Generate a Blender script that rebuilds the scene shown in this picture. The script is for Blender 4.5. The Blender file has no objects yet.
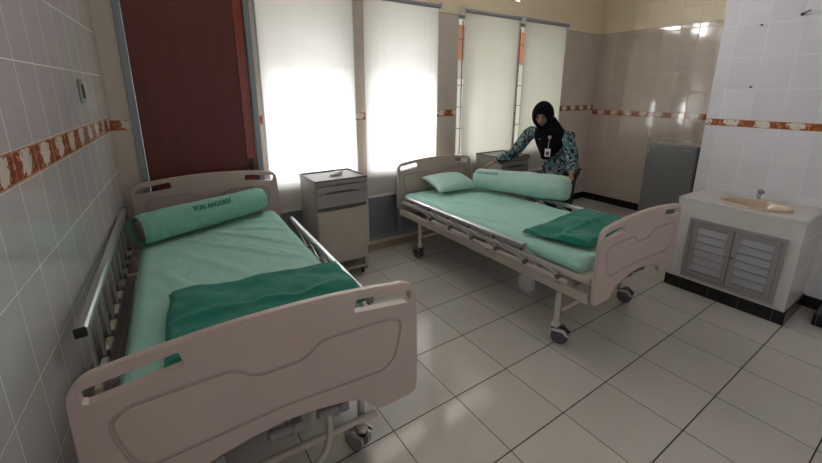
import bpy, bmesh, math, random
from mathutils import Vector, Matrix, noise
C = bpy.context.scene.collection
PI = math.pi
random.seed(4)
sc = bpy.context.scene

# ------------------------------------------------------------------ materials
def N(nt, t, **kw):
    n = nt.nodes.new(t)
    for k, v in kw.items():
        if k in n.inputs.keys(): n.inputs[k].default_value = v
        else: setattr(n, k, v)
    return n
def mth(nt, op, a, b=None, c=None):
    n = nt.nodes.new('ShaderNodeMath'); n.operation = op
    for i, v in enumerate((a, b, c)):
        if v is None: continue
        if hasattr(v, 'links'): nt.links.new(v, n.inputs[i])
        else: n.inputs[i].default_value = v
    return n.outputs[0]
def mixc(nt, f, a, b):
    n = nt.nodes.new('ShaderNodeMix'); n.data_type = 'RGBA'
    for v, i in ((f, 0), (a, 6), (b, 7)):
        if hasattr(v, 'links'): nt.links.new(v, n.inputs[i])
        else: n.inputs[i].default_value = v if i == 0 else (*v, 1)
    return n.outputs[2]
MATS = {}
def mat(name, col, rough=.5, metal=0, var=.06, vscale=6, bump=0, bscale=80, coat=0, spec=.5, sheen=0):
    m = bpy.data.materials.new(name); m.use_nodes = True; nt = m.node_tree
    b = nt.nodes['Principled BSDF']
    b.inputs['Roughness'].default_value = rough; b.inputs['Metallic'].default_value = metal
    b.inputs['Coat Weight'].default_value = coat; b.inputs['Specular IOR Level'].default_value = spec
    b.inputs['Sheen Weight'].default_value = sheen
    tc = N(nt, 'ShaderNodeTexCoord')
    nz = N(nt, 'ShaderNodeTexNoise', Scale=vscale, Detail=4.0)
    nt.links.new(tc.outputs['Object'], nz.inputs['Vector'])
    d = tuple(max(0, c * (1 - var * 2)) for c in col); l = tuple(min(1, c * (1 + var)) for c in col)
    nt.links.new(mixc(nt, nz.outputs['Fac'], d, l), b.inputs['Base Color'])
    if bump:
        n2 = N(nt, 'ShaderNodeTexNoise', Scale=bscale, Detail=3.0)
        nt.links.new(tc.outputs['Object'], n2.inputs['Vector'])
        bp = N(nt, 'ShaderNodeBump', Strength=bump, Distance=.004)
        nt.links.new(n2.outputs['Fac'], bp.inputs['Height']); nt.links.new(bp.outputs[0], b.inputs['Normal'])
    MATS[name] = m; return m
def M(n): return MATS[n]

mat('bed_plastic', (.53, .43, .395), .38, bump=.05, bscale=200)
mat('bed_groove', (.45, .365, .335), .45)  # darker bed plastic; recess shade put into the groove's colour
mat('bed_paint', (.55, .49, .44), .35)
mat('aluminium', (.62, .63, .66), .28, metal=.85, var=.03)
mat('dark_plastic', (.02, .02, .023), .4)
mat('tyre', (.025, .025, .028), .55)
mat('chrome', (.7, .7, .72), .15, metal=1, var=.02)
mat('grey_plastic', (.24, .235, .23), .45)
mat('brown_grip', (.16, .08, .06), .45)
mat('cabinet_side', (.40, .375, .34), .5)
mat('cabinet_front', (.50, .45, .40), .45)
mat('cabinet_dark', (.10, .095, .095), .4)
mat('cabinet_grey', (.33, .32, .315), .45)
mat('door_frame', (.27, .32, .36), .45)
mat('window_alu', (.30, .32, .35), .4, metal=.3)
mat('louvre_grey', (.25, .26, .30), .45, metal=.2)
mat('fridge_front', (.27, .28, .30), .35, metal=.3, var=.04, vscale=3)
mat('fridge_top', (.36, .32, .29), .2)  # beige puts the wall's reflection in the glossy top into the colour
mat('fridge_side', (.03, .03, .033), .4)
mat('trim_beige', (.33, .26, .19), .5, var=.15)
mat('basin', (.60, .47, .36), .22, coat=.5)
mat('cupboard_alu', (.36, .355, .36), .38, metal=.4)
mat('cupboard_slat', (.38, .385, .42), .4, metal=.1)
mat('skin', (.36, .20, .14), .55)
mat('hijab', (.004, .004, .007), .9, bump=.2, bscale=300, spec=.15)
mat('trousers', (.012, .014, .02), .8)
mat('white_card', (.75, .75, .78), .4)
mat('badge_photo', (.12, .03, .04), .4)
mat('pink_clip', (.6, .35, .38), .4)
mat('eye_dark', (.01, .008, .008), .3)
mat('lips', (.28, .09, .08), .5)
mat('print_green', (.015, .10, .085), .8)
mat('print_faint', (.10, .27, .27), .8)
mat('bolster_core', (.24, .22, .19), .8, bump=.4, bscale=60)
mat('ceiling_paint', (.75, .72, .64), .7)
mat('ext_ground', (.62, .58, .50), .8)
mat('ext_brick', (.55, .17, .08), .8)
mat('roller_grey', (.33, .32, .36), .4)
mat('bracket_white', (.7, .69, .72), .4)
mat('stain', (.16, .22, .06), .7)
mat('marble_black', (.008, .008, .01), .18, var=.3)

def fabric(name, col, wr=.5):
    m = mat(name, col, .85, var=.07, vscale=9, sheen=.15); nt = m.node_tree; b = nt.nodes['Principled BSDF']
    tc = nt.nodes['Texture Coordinate']
    n1 = N(nt, 'ShaderNodeTexNoise', Scale=7.0, Detail=5.0, Roughness=.55, Distortion=.6)
    n2 = N(nt, 'ShaderNodeTexNoise', Scale=420.0, Detail=1.0)
    for n in (n1, n2): nt.links.new(tc.outputs['Object'], n.inputs['Vector'])
    h = mth(nt, 'MULTIPLY_ADD', n2.outputs['Fac'], .04, n1.outputs['Fac'])
    bp = N(nt, 'ShaderNodeBump', Strength=wr, Distance=.02)
    nt.links.new(h, bp.inputs['Height']); nt.links.new(bp.outputs[0], b.inputs['Normal'])
    return m
fabric('sheet', (.36, .66, .585), .6)
fabric('bolster_cloth', (.24, .55, .45), .5)
fabric('bolster_cloth_pale', (.42, .63, .58), .6)
fabric('blanket', (.0, .20, .155), .4)

def door_wood():
    m = mat('door_wood', (.13, .02, .018), .5, coat=.0); nt = m.node_tree; b = nt.nodes['Principled BSDF']
    tc = nt.nodes['Texture Coordinate']
    mp = N(nt, 'ShaderNodeMapping'); mp.inputs['Scale'].default_value = (9, 9, .7)
    nz = N(nt, 'ShaderNodeTexNoise', Scale=4.0, Detail=6.0, Distortion=.5)
    nt.links.new(tc.outputs['Object'], mp.inputs[0]); nt.links.new(mp.outputs[0], nz.inputs['Vector'])
    nt.links.new(mixc(nt, nz.outputs['Fac'], (.10, .018, .020), (.17, .034, .030)), b.inputs['Base Color'])
door_wood()
mat('door_stile', (.32, .045, .025), .35, coat=.25)

def tile_wall(name, axis, uoff, base, ztop=2.42, border=True, grout=(.62, .60, .58), rough=.13, paint=(.80, .70, .52), z1=1.365, z2=1.44, th=.25, bumpk=.35, ior=1.5):
    """20 x 25 cm glazed tiles, floral border course, cream paint above"""
    m = bpy.data.materials.new(name); m.use_nodes = True; nt = m.node_tree; b = nt.nodes['Principled BSDF']
    tc = N(nt, 'ShaderNodeTexCoord'); sp = N(nt, 'ShaderNodeSeparateXYZ')
    nt.links.new(tc.outputs['Object'], sp.inputs[0])
    u = mth(nt, 'ADD', sp.outputs[axis], 20 - uoff); z = sp.outputs[2]
    us = mth(nt, 'DIVIDE', u, .2); fu = mth(nt, 'FRACT', us)
    du = mth(nt, 'MULTIPLY', mth(nt, 'SUBTRACT', .5, mth(nt, 'ABSOLUTE', mth(nt, 'SUBTRACT', fu, .5))), .2)   # metres to vertical joint
    up = mth(nt, 'GREATER_THAN', z, (z1 + z2) / 2)
    zs = mth(nt, 'DIVIDE', mth(nt, 'ADD', mth(nt, 'SUBTRACT', z, z1), mth(nt, 'MULTIPLY', up, z1 - z2)), th)
    zs = mth(nt, 'ADD', zs, 10); fz = mth(nt, 'FRACT', zs)
    dz = mth(nt, 'MULTIPLY', mth(nt, 'SUBTRACT', .5, mth(nt, 'ABSOLUTE', mth(nt, 'SUBTRACT', fz, .5))), th)
    inb = mth(nt, 'MULTIPLY', mth(nt, 'GREATER_THAN', z, z1), mth(nt, 'LESS_THAN', z, z2))
    dz = mth(nt, 'ADD', dz, mth(nt, 'MULTIPLY', inb, 1.0))
    d = mth(nt, 'MINIMUM', du, dz)
    gr = mth(nt, 'LESS_THAN', d, .0016)
    # per-tile tone and soft veining
    nz = N(nt, 'ShaderNodeTexNoise', Scale=5.0, Detail=5.0, Distortion=.8); nt.links.new(tc.outputs['Object'], nz.inputs['Vector'])
    wn = N(nt, 'ShaderNodeTexWhiteNoise', noise_dimensions='2D')
    cb = N(nt, 'ShaderNodeCombineXYZ'); nt.links.new(mth(nt, 'FLOOR', us), cb.inputs[0]); nt.links.new(mth(nt, 'FLOOR', zs), cb.inputs[1])
    nt.links.new(cb.outputs[0], wn.inputs['Vector'])
    tone = mth(nt, 'MULTIPLY_ADD', wn.outputs['Value'], .35, mth(nt, 'MULTIPLY', nz.outputs['Fac'], .65))
    col = mixc(nt, tone, tuple(c * .88 for c in base), tuple(min(1, c * 1.08) for c in base))
    # thin border bead lines and ornament
    v = mth(nt, 'DIVIDE', mth(nt, 'SUBTRACT', z, z1), z2 - z1)
    n3 = N(nt, 'ShaderNodeTexNoise', Scale=48.0, Detail=3.0); nt.links.new(tc.outputs['Object'], n3.inputs['Vector'])
    fu2 = mth(nt, 'FRACT', mth(nt, 'ADD', us, .02))
    ex = mth(nt, 'DIVIDE', mth(nt, 'SUBTRACT', fu2, .55), .27)
    ey = mth(nt, 'DIVIDE', mth(nt, 'SUBTRACT', v, .62), .55)
    rr = mth(nt, 'ADD', mth(nt, 'MULTIPLY', ex, ex), mth(nt, 'MULTIPLY', ey, ey))
    rr = mth(nt, 'ADD', rr, mth(nt, 'MULTIPLY', mth(nt, 'SUBTRACT', n3.outputs['Fac'], .5), 4.5))
    flower = mth(nt, 'LESS_THAN', rr, .85)
    spots = mth(nt, 'GREATER_THAN', n3.outputs['Fac'], .58)
    orn = mixc(nt, spots, (.30, .085, .035), (.50, .24, .12))
    orn = mixc(nt, flower, orn, (.72, .66, .60))
    edge = mth(nt, 'GREATER_THAN', mth(nt, 'ABSOLUTE', mth(nt, 'SUBTRACT', v, .5)), .43)
    orn = mixc(nt, edge, orn, (.50, .30, .17))
    col = mixc(nt, gr, col, grout)
    if border: col = mixc(nt, inb, col, orn)
    pt = mth(nt, 'GREATER_THAN', z, ztop)
    line = mth(nt, 'MULTIPLY', pt, mth(nt, 'LESS_THAN', z, ztop + .008))
    col = mixc(nt, pt, col, paint); col = mixc(nt, line, col, (.35, .30, .25))
    nt.links.new(col, b.inputs['Base Color'])
    r = mth(nt, 'ADD', mth(nt, 'MULTIPLY', pt, .5), rough); r = mth(nt, 'ADD', r, mth(nt, 'MULTIPLY', gr, .4))
    nt.links.new(r, b.inputs['Roughness'])
    sm = mth(nt, 'MINIMUM', mth(nt, 'DIVIDE', d, .006), 1.0)
    n4 = N(nt, 'ShaderNodeTexNoise', Scale=9.0, Detail=1.0); nt.links.new(tc.outputs['Object'], n4.inputs['Vector'])
    h = mth(nt, 'MULTIPLY_ADD', n4.outputs['Fac'], .35, sm)
    bp = N(nt, 'ShaderNodeBump', Strength=bumpk, Distance=.0025); nt.links.new(h, bp.inputs['Height']); nt.links.new(bp.outputs[0], b.inputs['Normal'])
    b.inputs['IOR'].default_value = ior
    MATS[name] = m; return m
tile_wall('tiles_x', 0, -.02, (.62, .54, .48), grout=(.52, .46, .41))
tile_wall('tiles_y', 1, .02, (.60, .51, .45), grout=(.62, .535, .475), z1=1.30, z2=1.375, rough=.08, bumpk=.6, ior=1.8)
tile_wall('tiles_left', 1, .06, (.56, .53, .54), grout=(.74, .72, .73), rough=.018, z1=1.365, z2=1.465, th=.27, bumpk=.045, ior=2.3)
tile_wall('tiles_pier', 1, -.02, (.70, .69, .74), ztop=2.9, grout=(.78, .78, .82), rough=.16, z1=1.35, z2=1.41)
tile_wall('tiles_counter', 1, -.19, (.62, .59, .57), border=False, grout=(.56, .54, .52), rough=.2)
tile_wall('tiles_counter_x', 0, -.0, (.62, .59, .57), border=False, grout=(.56, .54, .52), rough=.2)

def floor_mat():
    m = bpy.data.materials.new('floor_tiles'); m.use_nodes = True; nt = m.node_tree; b = nt.nodes['Principled BSDF']
    tc = N(nt, 'ShaderNodeTexCoord'); sp = N(nt, 'ShaderNodeSeparateXYZ'); nt.links.new(tc.outputs['Object'], sp.inputs[0])
    ds = []; fl = []
    for i in (0, 1):
        us = mth(nt, 'DIVIDE', mth(nt, 'ADD', sp.outputs[i], 20), .4); fu = mth(nt, 'FRACT', us); fl.append(mth(nt, 'FLOOR', us))
        ds.append(mth(nt, 'MULTIPLY', mth(nt, 'SUBTRACT', .5, mth(nt, 'ABSOLUTE', mth(nt, 'SUBTRACT', fu, .5))), .4))
    gx = mth(nt, 'LESS_THAN', ds[0], .0022); gy = mth(nt, 'LESS_THAN', ds[1], .0032); g = mth(nt, 'MAXIMUM', gx, gy)
    cb = N(nt, 'ShaderNodeCombineXYZ'); nt.links.new(fl[0], cb.inputs[0]); nt.links.new(fl[1], cb.inputs[1])
    wn = N(nt, 'ShaderNodeTexWhiteNoise', noise_dimensions='2D'); nt.links.new(cb.outputs[0], wn.inputs['Vector'])
    nz = N(nt, 'ShaderNodeTexNoise', Scale=3.0, Detail=6.0, Distortion=1.0); nt.links.new(tc.outputs['Object'], nz.inputs['Vector'])
    t = mth(nt, 'MULTIPLY_ADD', wn.outputs['Value'], .4, mth(nt, 'MULTIPLY', nz.outputs['Fac'], .6))
    col = mixc(nt, t, (.50, .48, .455), (.62, .60, .57))
    nt.links.new(mixc(nt, g, col, (.045, .03, .025)), b.inputs['Base Color'])
    nt.links.new(mth(nt, 'MULTIPLY_ADD', g, .4, mth(nt, 'MULTIPLY_ADD', nz.outputs['Fac'], .10, .08)), b.inputs['Roughness'])
    n4 = N(nt, 'ShaderNodeTexNoise', Scale=6.0, Detail=2.0); nt.links.new(tc.outputs['Object'], n4.inputs['Vector'])
    dm = mth(nt, 'MINIMUM', mth(nt, 'DIVIDE', mth(nt, 'MINIMUM', ds[0], ds[1]), .007), 1.0)
    h = mth(nt, 'MULTIPLY_ADD', n4.outputs['Fac'], .5, dm)
    bp = N(nt, 'ShaderNodeBump', Strength=.25, Distance=.003); nt.links.new(h, bp.inputs['Height']); nt.links.new(bp.outputs[0], b.inputs['Normal'])
    MATS['floor_tiles'] = m
floor_mat()

def baseboard_mat():
    m = mat('baseboard_black', (.006, .006, .008), .2, var=.3); nt = m.node_tree; b = nt.nodes['Principled BSDF']
    tc = nt.nodes['Texture Coordinate']; sp = N(nt, 'ShaderNodeSeparateXYZ'); nt.links.new(tc.outputs['Object'], sp.inputs[0])
    g = None
    for i in (0, 1):
        fu = mth(nt, 'FRACT', mth(nt, 'DIVIDE', mth(nt, 'ADD', sp.outputs[i], 20.03), .2))
        k = mth(nt, 'LESS_THAN', mth(nt, 'ABSOLUTE', mth(nt, 'SUBTRACT', fu, .5)), .012)
        g = k if g is None else mth(nt, 'MAXIMUM', g, k)
    nt.links.new(mixc(nt, g, (.006, .006, .008), (.09, .085, .08)), b.inputs['Base Color'])
baseboard_mat()

def blind_mat(name, tr, df, wt):
    m = bpy.data.materials.new(name); m.use_nodes = True; nt = m.node_tree; nt.nodes.clear()
    out = N(nt, 'ShaderNodeOutputMaterial'); mx = N(nt, 'ShaderNodeMixShader', Fac=wt)
    t = N(nt, 'ShaderNodeBsdfTranslucent'); d = N(nt, 'ShaderNodeBsdfDiffuse')
    tc = N(nt, 'ShaderNodeTexCoord')
    mp = N(nt, 'ShaderNodeMapping'); mp.inputs['Scale'].default_value = (22, 1, .35)
    n1 = N(nt, 'ShaderNodeTexNoise', Scale=1.0, Detail=3.0); nt.links.new(tc.outputs['Object'], mp.inputs[0]); nt.links.new(mp.outputs[0], n1.inputs['Vector'])
    n2 = N(nt, 'ShaderNodeTexNoise', Scale=350.0); nt.links.new(tc.outputs['Object'], n2.inputs['Vector'])
    f = mth(nt, 'MULTIPLY_ADD', n2.outputs['Fac'], .3, mth(nt, 'MULTIPLY', n1.outputs['Fac'], .7))
    nt.links.new(mixc(nt, f, tuple(c * .86 for c in tr), tr), t.inputs[0]); d.inputs[0].default_value = (*df, 1)
    nt.links.new(d.outputs[0], mx.inputs[1]); nt.links.new(t.outputs[0], mx.inputs[2]); nt.links.new(mx.outputs[0], out.inputs[0])
    MATS[name] = m
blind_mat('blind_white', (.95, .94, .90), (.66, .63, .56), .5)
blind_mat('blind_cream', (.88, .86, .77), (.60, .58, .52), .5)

def batik():
    m = mat('batik', (.02, .03, .05), .8); nt = m.node_tree; b = nt.nodes['Principled BSDF']; tc = nt.nodes['Texture Coordinate']
    nz = N(nt, 'ShaderNodeTexNoise', Scale=15.0, Detail=2.0, Distortion=2.5); nt.links.new(tc.outputs['Object'], nz.inputs['Vector'])
    vo = N(nt, 'ShaderNodeTexVoronoi', Scale=22.0); vo.feature = 'DISTANCE_TO_EDGE'; nt.links.new(tc.outputs['Object'], vo.inputs['Vector'])
    a = mth(nt, 'LESS_THAN', mth(nt, 'ABSOLUTE', mth(nt, 'SUBTRACT', nz.outputs['Fac'], .5)), .035)
    t = mth(nt, 'GREATER_THAN', nz.outputs['Fac'], .56)
    c = mixc(nt, t, (.006, .012, .022), (.03, .17, .18))
    w = mth(nt, 'MULTIPLY', a, mth(nt, 'GREATER_THAN', vo.outputs['Distance'], .06))
    nt.links.new(mixc(nt, w, c, (.42, .52, .54)), b.inputs['Base Color'])
batik()

def glass():
    m = bpy.data.materials.new('glass'); m.use_nodes = True; nt = m.node_tree; nt.nodes.clear()
    out = N(nt, 'ShaderNodeOutputMaterial'); mx = N(nt, 'ShaderNodeMixShader', Fac=.08)
    t = N(nt, 'ShaderNodeBsdfTransparent'); g = N(nt, 'ShaderNodeBsdfGlossy', Roughness=.03)
    t.inputs[0].default_value = (.93, .95, .95, 1)
    nt.links.new(t.outputs[0], mx.inputs[1]); nt.links.new(g.outputs[0], mx.inputs[2]); nt.links.new(mx.outputs[0], out.inputs[0])
    MATS['glass'] = m
glass()

# ------------------------------------------------------------------ geometry helpers
def link(name, bm, m, parent=None, smooth=False, auto=None):
    me = bpy.data.meshes.new(name); bmesh.ops.recalc_face_normals(bm, faces=bm.faces[:]); bm.to_mesh(me); bm.free()
    if smooth:
        for p in me.polygons: p.use_smooth = True
        if auto:
            me.set_sharp_from_angle(angle=math.radians(auto))
    for mm in (m if isinstance(m, (list, tuple)) else [m]): me.materials.append(M(mm) if isinstance(mm, str) else mm)
    o = bpy.data.objects.new(name, me); C.objects.link(o)
    if parent: o.parent = parent
    return o
def tag(o, label, cat, group=None, kind=None):
    if label: o['label'] = label
    if cat: o['category'] = cat
    if group: o['group'] = group
    if kind: o['kind'] = kind
    return o
def empty(name, loc=(0, 0, 0), rz=0):
    o = bpy.data.objects.new(name, None); o.empty_display_size = .1; C.objects.link(o)
    o.location = loc; o.rotation_euler = (0, 0, rz); return o
def box(bm, x0, x1, y0, y1, z0, z1, bev=0, seg=2, mi=0):
    vs = [bm.verts.new((x, y, z)) for x in (x0, x1) for y in (y0, y1) for z in (z0, z1)]
    fs = [bm.faces.new([vs[i] for i in f]) for f in ((0, 1, 3, 2), (4, 6, 7, 5), (0, 4, 5, 1), (2, 3, 7, 6), (0, 2, 6, 4), (1, 5, 7, 3))]
    for f in fs: f.material_index = mi
    if bev:
        es = {e for f in fs for e in f.edges}
        bmesh.ops.bevel(bm, geom=list(es), offset=bev, segments=seg, affect='EDGES', profile=.5)
    return vs
def frame_axes(d):
    d = d.normalized(); up = Vector((0, 0, 1)) if abs(d.z) < .95 else Vector((1, 0, 0))
    a = d.cross(up).normalized(); return a, a.cross(d).normalized()
def tube(bm, pts, r, n=12, cap=True, rr=None, mi=0):
    """round tube along a polyline"""
    pts = [Vector(p) for p in pts]; rings = []; a = None
    for i, p in enumerate(pts):
        d = (pts[min(i + 1, len(pts) - 1)] - pts[max(i - 1, 0)])
        if a is None: a, b = frame_axes(d)
        else:
            dn = d.normalized(); a = (a - dn * a.dot(dn)).normalized(); b = a.cross(dn).normalized()
        rad = rr[i] if rr else r
        rings.append([bm.verts.new(p + (a * math.cos(t) + b * math.sin(t)) * rad) for t in (2 * PI * k / n for k in range(n))])
    for i in range(len(rings) - 1):
        for k in range(n):
            f = bm.faces.new((rings[i][k], rings[i][(k + 1) % n], rings[i + 1][(k + 1) % n], rings[i + 1][k])); f.material_index = mi
    if cap:
        for q in (rings[0], rings[-1]): bm.faces.new(q).material_index = mi
def arc_pts(pts, rad=.03, n=5):
    """round the corners of a polyline"""
    P = [Vector(p) for p in pts]; out = [P[0]]
    for i in range(1, len(P) - 1):
        a = (P[i - 1] - P[i]); b = (P[i + 1] - P[i]); r = min(rad, a.length * .45, b.length * .45)
        p0 = P[i] + a.normalized() * r; p2 = P[i] + b.normalized() * r
        for k in range(n + 1):
            t = k / n; out.append(p0 * (1 - t) ** 2 + P[i] * 2 * t * (1 - t) + p2 * t * t)
    out.append(P[-1]); return out
def disc(bm, c, ax, r, h, n=24, bev=0):
    """cylinder centred on c along axis ax"""
    c = Vector(c); ax = Vector(ax).normalized()
    if bev:
        tube(bm, [c - ax * h / 2, c - ax * (h / 2 - bev), c + ax * (h / 2 - bev), c + ax * h / 2], r, n, True, [r - bev, r, r, r - bev])
    else: tube(bm, [c - ax * h / 2, c + ax * h / 2], r, n)
def bake(o):
    """apply the modifiers of an object to its mesh"""
    bpy.context.view_layer.update()
    dg = bpy.context.evaluated_depsgraph_get()
    me = bpy.data.meshes.new_from_object(o.evaluated_get(dg)); o.modifiers.clear(); o.data = me
    return o
def cut(o, cutter):
    md = o.modifiers.new('b', 'BOOLEAN'); md.operation = 'DIFFERENCE'; md.solver = 'EXACT'; md.object = cutter
    bake(o); bpy.data.objects.remove(cutter)
def struct(o): o['kind'] = 'structure'; return o

# ------------------------------------------------------------------ the room
WY, RX = 2.06, 4.78
FY = -3.6                        # wall behind the camera
LW = lambda y: -1.02 - .075 * (2.06 - y)
CZ = 3.1
bm = bmesh.new(); box(bm, -1.75, RX + .2, FY - .2, WY + .2, -.1, 0); struct(link('floor', bm, 'floor_tiles'))
bm = bmesh.new(); box(bm, -1.75, RX + .2, FY - .2, WY + .2, CZ, CZ + .1); struct(link('ceiling', bm, 'ceiling_paint'))
# back wall with the door, window and added high fill-light openings
DX0, DX1, DZ = -.90, -.035, 2.45
OPEN = [(-.005, .835), (.962, 1.80), (2.105, 3.03), (3.075, 3.93)]
WZ = 2.44
bm = bmesh.new(); y0, y1 = WY, WY + .14
box(bm, -1.25, DX0, y0, y1, 0, CZ); box(bm, DX0, DX1, y0, y1, DZ, CZ)
box(bm, DX1, OPEN[0][0], y0, y1, 0, CZ)
for i, (a, b) in enumerate(OPEN):
    box(bm, a, b, y0, y1, WZ, 2.66 if i < 3 else CZ)
    if i < 3: box(bm, a, b, y0, y1, 2.96, CZ); box(bm, a, b, y0, y1, 0, .07)
    nx = OPEN[i + 1][0] if i < 3 else RX + .2
    box(bm, b, nx, y0, y1, 0, CZ)
struct(link('wall_back', bm, 'tiles_x'))
bm = bmesh.new()                 # left wall runs slightly out of square
ya, yb = WY + .14, FY - .1
vs = [bm.verts.new(p) for z in (0, CZ) for p in ((LW(ya), ya, z), (LW(-1.9), -1.9, z), (LW(-1.9) - .14, -1.9, z), (LW(ya) - .14, ya, z))]
for f in ((0, 1, 2, 3), (4, 5, 6, 7), (0, 1, 5, 4), (1, 2, 6, 5), (2, 3, 7, 6), (3, 0, 4, 7)): bm.faces.new([vs[i] for i in f])
for (p, q, za, zb) in ((-1.9, -3.1, 0, .8), (-1.9, -3.1, 2.4, CZ), (-3.1, yb, 0, CZ)):  # leaves an unseen side opening, added to let in fill light
    vs = [bm.verts.new(c) for z in (za, zb) for c in ((LW(p), p, z), (LW(q), q, z), (LW(q) - .14, q, z), (LW(p) - .14, p, z))]
    for f in ((0, 1, 2, 3), (4, 5, 6, 7), (0, 1, 5, 4), (1, 2, 6, 5), (2, 3, 7, 6), (3, 0, 4, 7)): bm.faces.new([vs[i] for i in f])
struct(link('wall_left', bm, 'tiles_left'))
bm = bmesh.new(); box(bm, RX, RX + .14, .0, WY + .14, 0, CZ); struct(link('wall_right', bm, 'tiles_y'))
# the wall the basin stands against, nearer than the far right wall
PX = 3.3
bm = bmesh.new(); box(bm, PX, RX + .14, FY - .1, .075, 0, CZ); struct(link('wall_basin', bm, 'tiles_pier'))
# wall behind the camera with a wide doorway added for fill light
bm = bmesh.new(); box(bm, -1.75, .3, FY - .14, FY, 0, CZ); box(bm, .3, 1.7, FY - .14, FY, 2.4, CZ); box(bm, 1.7, PX, FY - .14, FY, 0, CZ)
struct(link('wall_front', bm, 'tiles_x'))
# baseboards and the beige sill step under the windows
bm = bmesh.new(); box(bm, 3.99, RX, WY - .014, WY - .0005, 0, .10); struct(link('baseboard_back', bm, 'baseboard_black'))
bm = bmesh.new(); box(bm, RX - .014, RX - .0005, .1, WY - .015, 0, .10); struct(link('baseboard_right', bm, 'baseboard_black'))
bm = bmesh.new(); box(bm, PX - .014, PX - .0005, -.91, -.80, 0, .09); box(bm, 2.99, PX - .0005, -1.8, -.91, 0, .09)
struct(link('baseboard_basin', bm, 'baseboard_black'))
bm = bmesh.new(); box(bm, OPEN[0][0] - .02, 3.98, WY - .035, WY - .0005, 0, .065, .004); struct(link('trim_1', bm, 'trim_beige'))

# door
dr = struct(empty('door_1', ((DX0 + DX1) / 2, WY + .04, 0)))
w = (DX1 - DX0) / 2
bm = bmesh.new()
for s in (-1, 1): box(bm, min(s * w, s * (w - .045)), max(s * w, s * (w - .045)), -.06, .08, 0, DZ, .004)
box(bm, -w, w, -.06, .08, DZ - .055, DZ, .004)
link('door_frame', bm, 'door_frame', dr)
bm = bmesh.new(); box(bm, -w + .047, w - .12, -.02, .02, .01, DZ - .057, .002); leaf = link('door_leaf', bm, 'door_wood', dr)
bm = bmesh.new(); box(bm, w - .118, w - .047, -.024, .02, .01, DZ - .057, .002); link('door_stile', bm, 'door_stile', dr)
bm = bmesh.new(); box(bm, w - .11, w - .072, -.032, -.025, .93, 1.09, .003); disc(bm, (w - .09, -.045, 1.02), (0, 1, 0), .01, .03, 12)
tube(bm, arc_pts([(w - .09, -.058, 1.02), (w - .19, -.062, 1.02)]), .008, 10); link('door_handle', bm, 'dark_plastic', dr)

# windows: aluminium frames, glass with bars above, grey louvred panel below
for k, (a, b) in enumerate(OPEN):
    wn = struct(empty('window_%d' % (k + 1), ((a + b) / 2, WY + .085, 0))); h = (b - a) / 2
    bm = bmesh.new(); T = .035
    box(bm, -h, -h + T, -.02, .04, .07, WZ); box(bm, h - T, h, -.02, .04, .07, WZ)
    for z in (.07, .86, WZ - T): box(bm, -h + T, h - T, -.02, .04, z, z + T)
    box(bm, -.018, .018, -.02, .04, .07 + T, .86)
    link('window_frame', bm, 'window_alu', wn)
    for s in (-1, 1):
        bm = bmesh.new(); xa, xb = (-h + T, -.018) if s < 0 else (.018, h - T)
        z = .07 + T
        while z < .84:
            vs = [bm.verts.new(p) for p in ((xa, -.012, z), (xb, -.012, z), (xb, .014, z + .048), (xa, .014, z + .048), (xa, -.004, z), (xb, -.004, z), (xb, .022, z + .048), (xa, .022, z + .048))]
            for f in ((0, 1, 2, 3), (4, 5, 6, 7), (0, 1, 5, 4), (2, 3, 7, 6), (0, 3, 7, 4), (1, 2, 6, 5)): bm.faces.new([vs[i] for i in f])
            z += .05
        box(bm, xa, xb, .024, .03, .07 + T, .86)
        link('louvre_panel', bm, 'louvre_grey', wn)
    bm = bmesh.new(); box(bm, -h + T, h - T, .012, .017, .895, WZ - T); link('glass_pane', bm, 'glass', wn)
    bm = bmesh.new()
    for i in range(1, 5): x = -h + i * 2 * h / 5; box(bm, x - .005, x + .005, .055, .065, .895, WZ - T)
    for z in (1.2, 1.45, 1.7, 2.2): box(bm, -h + .02, h - .02, .056, .064, z, z + .01)
    link('security_bars', bm, 'dark_plastic', wn)

for k, (a, b) in enumerate(OPEN[:3]):  # high windows added above the blinds, out of view, for fill light
    wn = struct(empty('window_%d' % (k + 5), ((a + b) / 2, WY + .085, 2.66))); h = (b - a) / 2
    bm = bmesh.new()
    for q in ((-h, -h + .03, 0, .30), (h - .03, h, 0, .30), (-h + .03, h - .03, 0, .03), (-h + .03, h - .03, .27, .30), (-.012, .012, .03, .27)): box(bm, q[0], q[1], -.02, .03, q[2], q[3])
    link('window_frame', bm, 'window_alu', wn)
    bm = bmesh.new(); box(bm, -h + .03, h - .03, .005, .009, .03, .27); link('glass_pane', bm, 'glass', wn)

# outside
bm = bmesh.new(); box(bm, -6, 12, WY + .2, 12, -.3, -.12); struct(link('trim_2', bm, 'ext_ground'))
bm = bmesh.new(); box(bm, -4, 10, 5.6, 5.8, -.12, 1.9); struct(link('wall_outside', bm, 'ext_ground'))
bm = bmesh.new(); box(bm, 6, 9.5, 6.2, 7.2, -.12, 2.4); struct(link('wall_neighbour', bm, 'ext_ground'))
bm = bmesh.new(); box(bm, 6, 9.5, 6.15, 7.2, 2.4, 3.3); struct(link('wall_neighbour_brick', bm, 'ext_brick'))
bm = bmesh.new(); box(bm, -1.8, RX + .2, WY + .14, WY + 1.2, 3.02, 3.12); struct(link('trim_3', bm, 'ceiling_paint'))

bm = bmesh.new(); box(bm, -.4, RX, WY + .14, WY + .85, 2.50, 2.56); struct(link('added_canopy', bm, 'ceiling_paint'))  # unseen canopy added to keep the high fill light off the blinds
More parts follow.
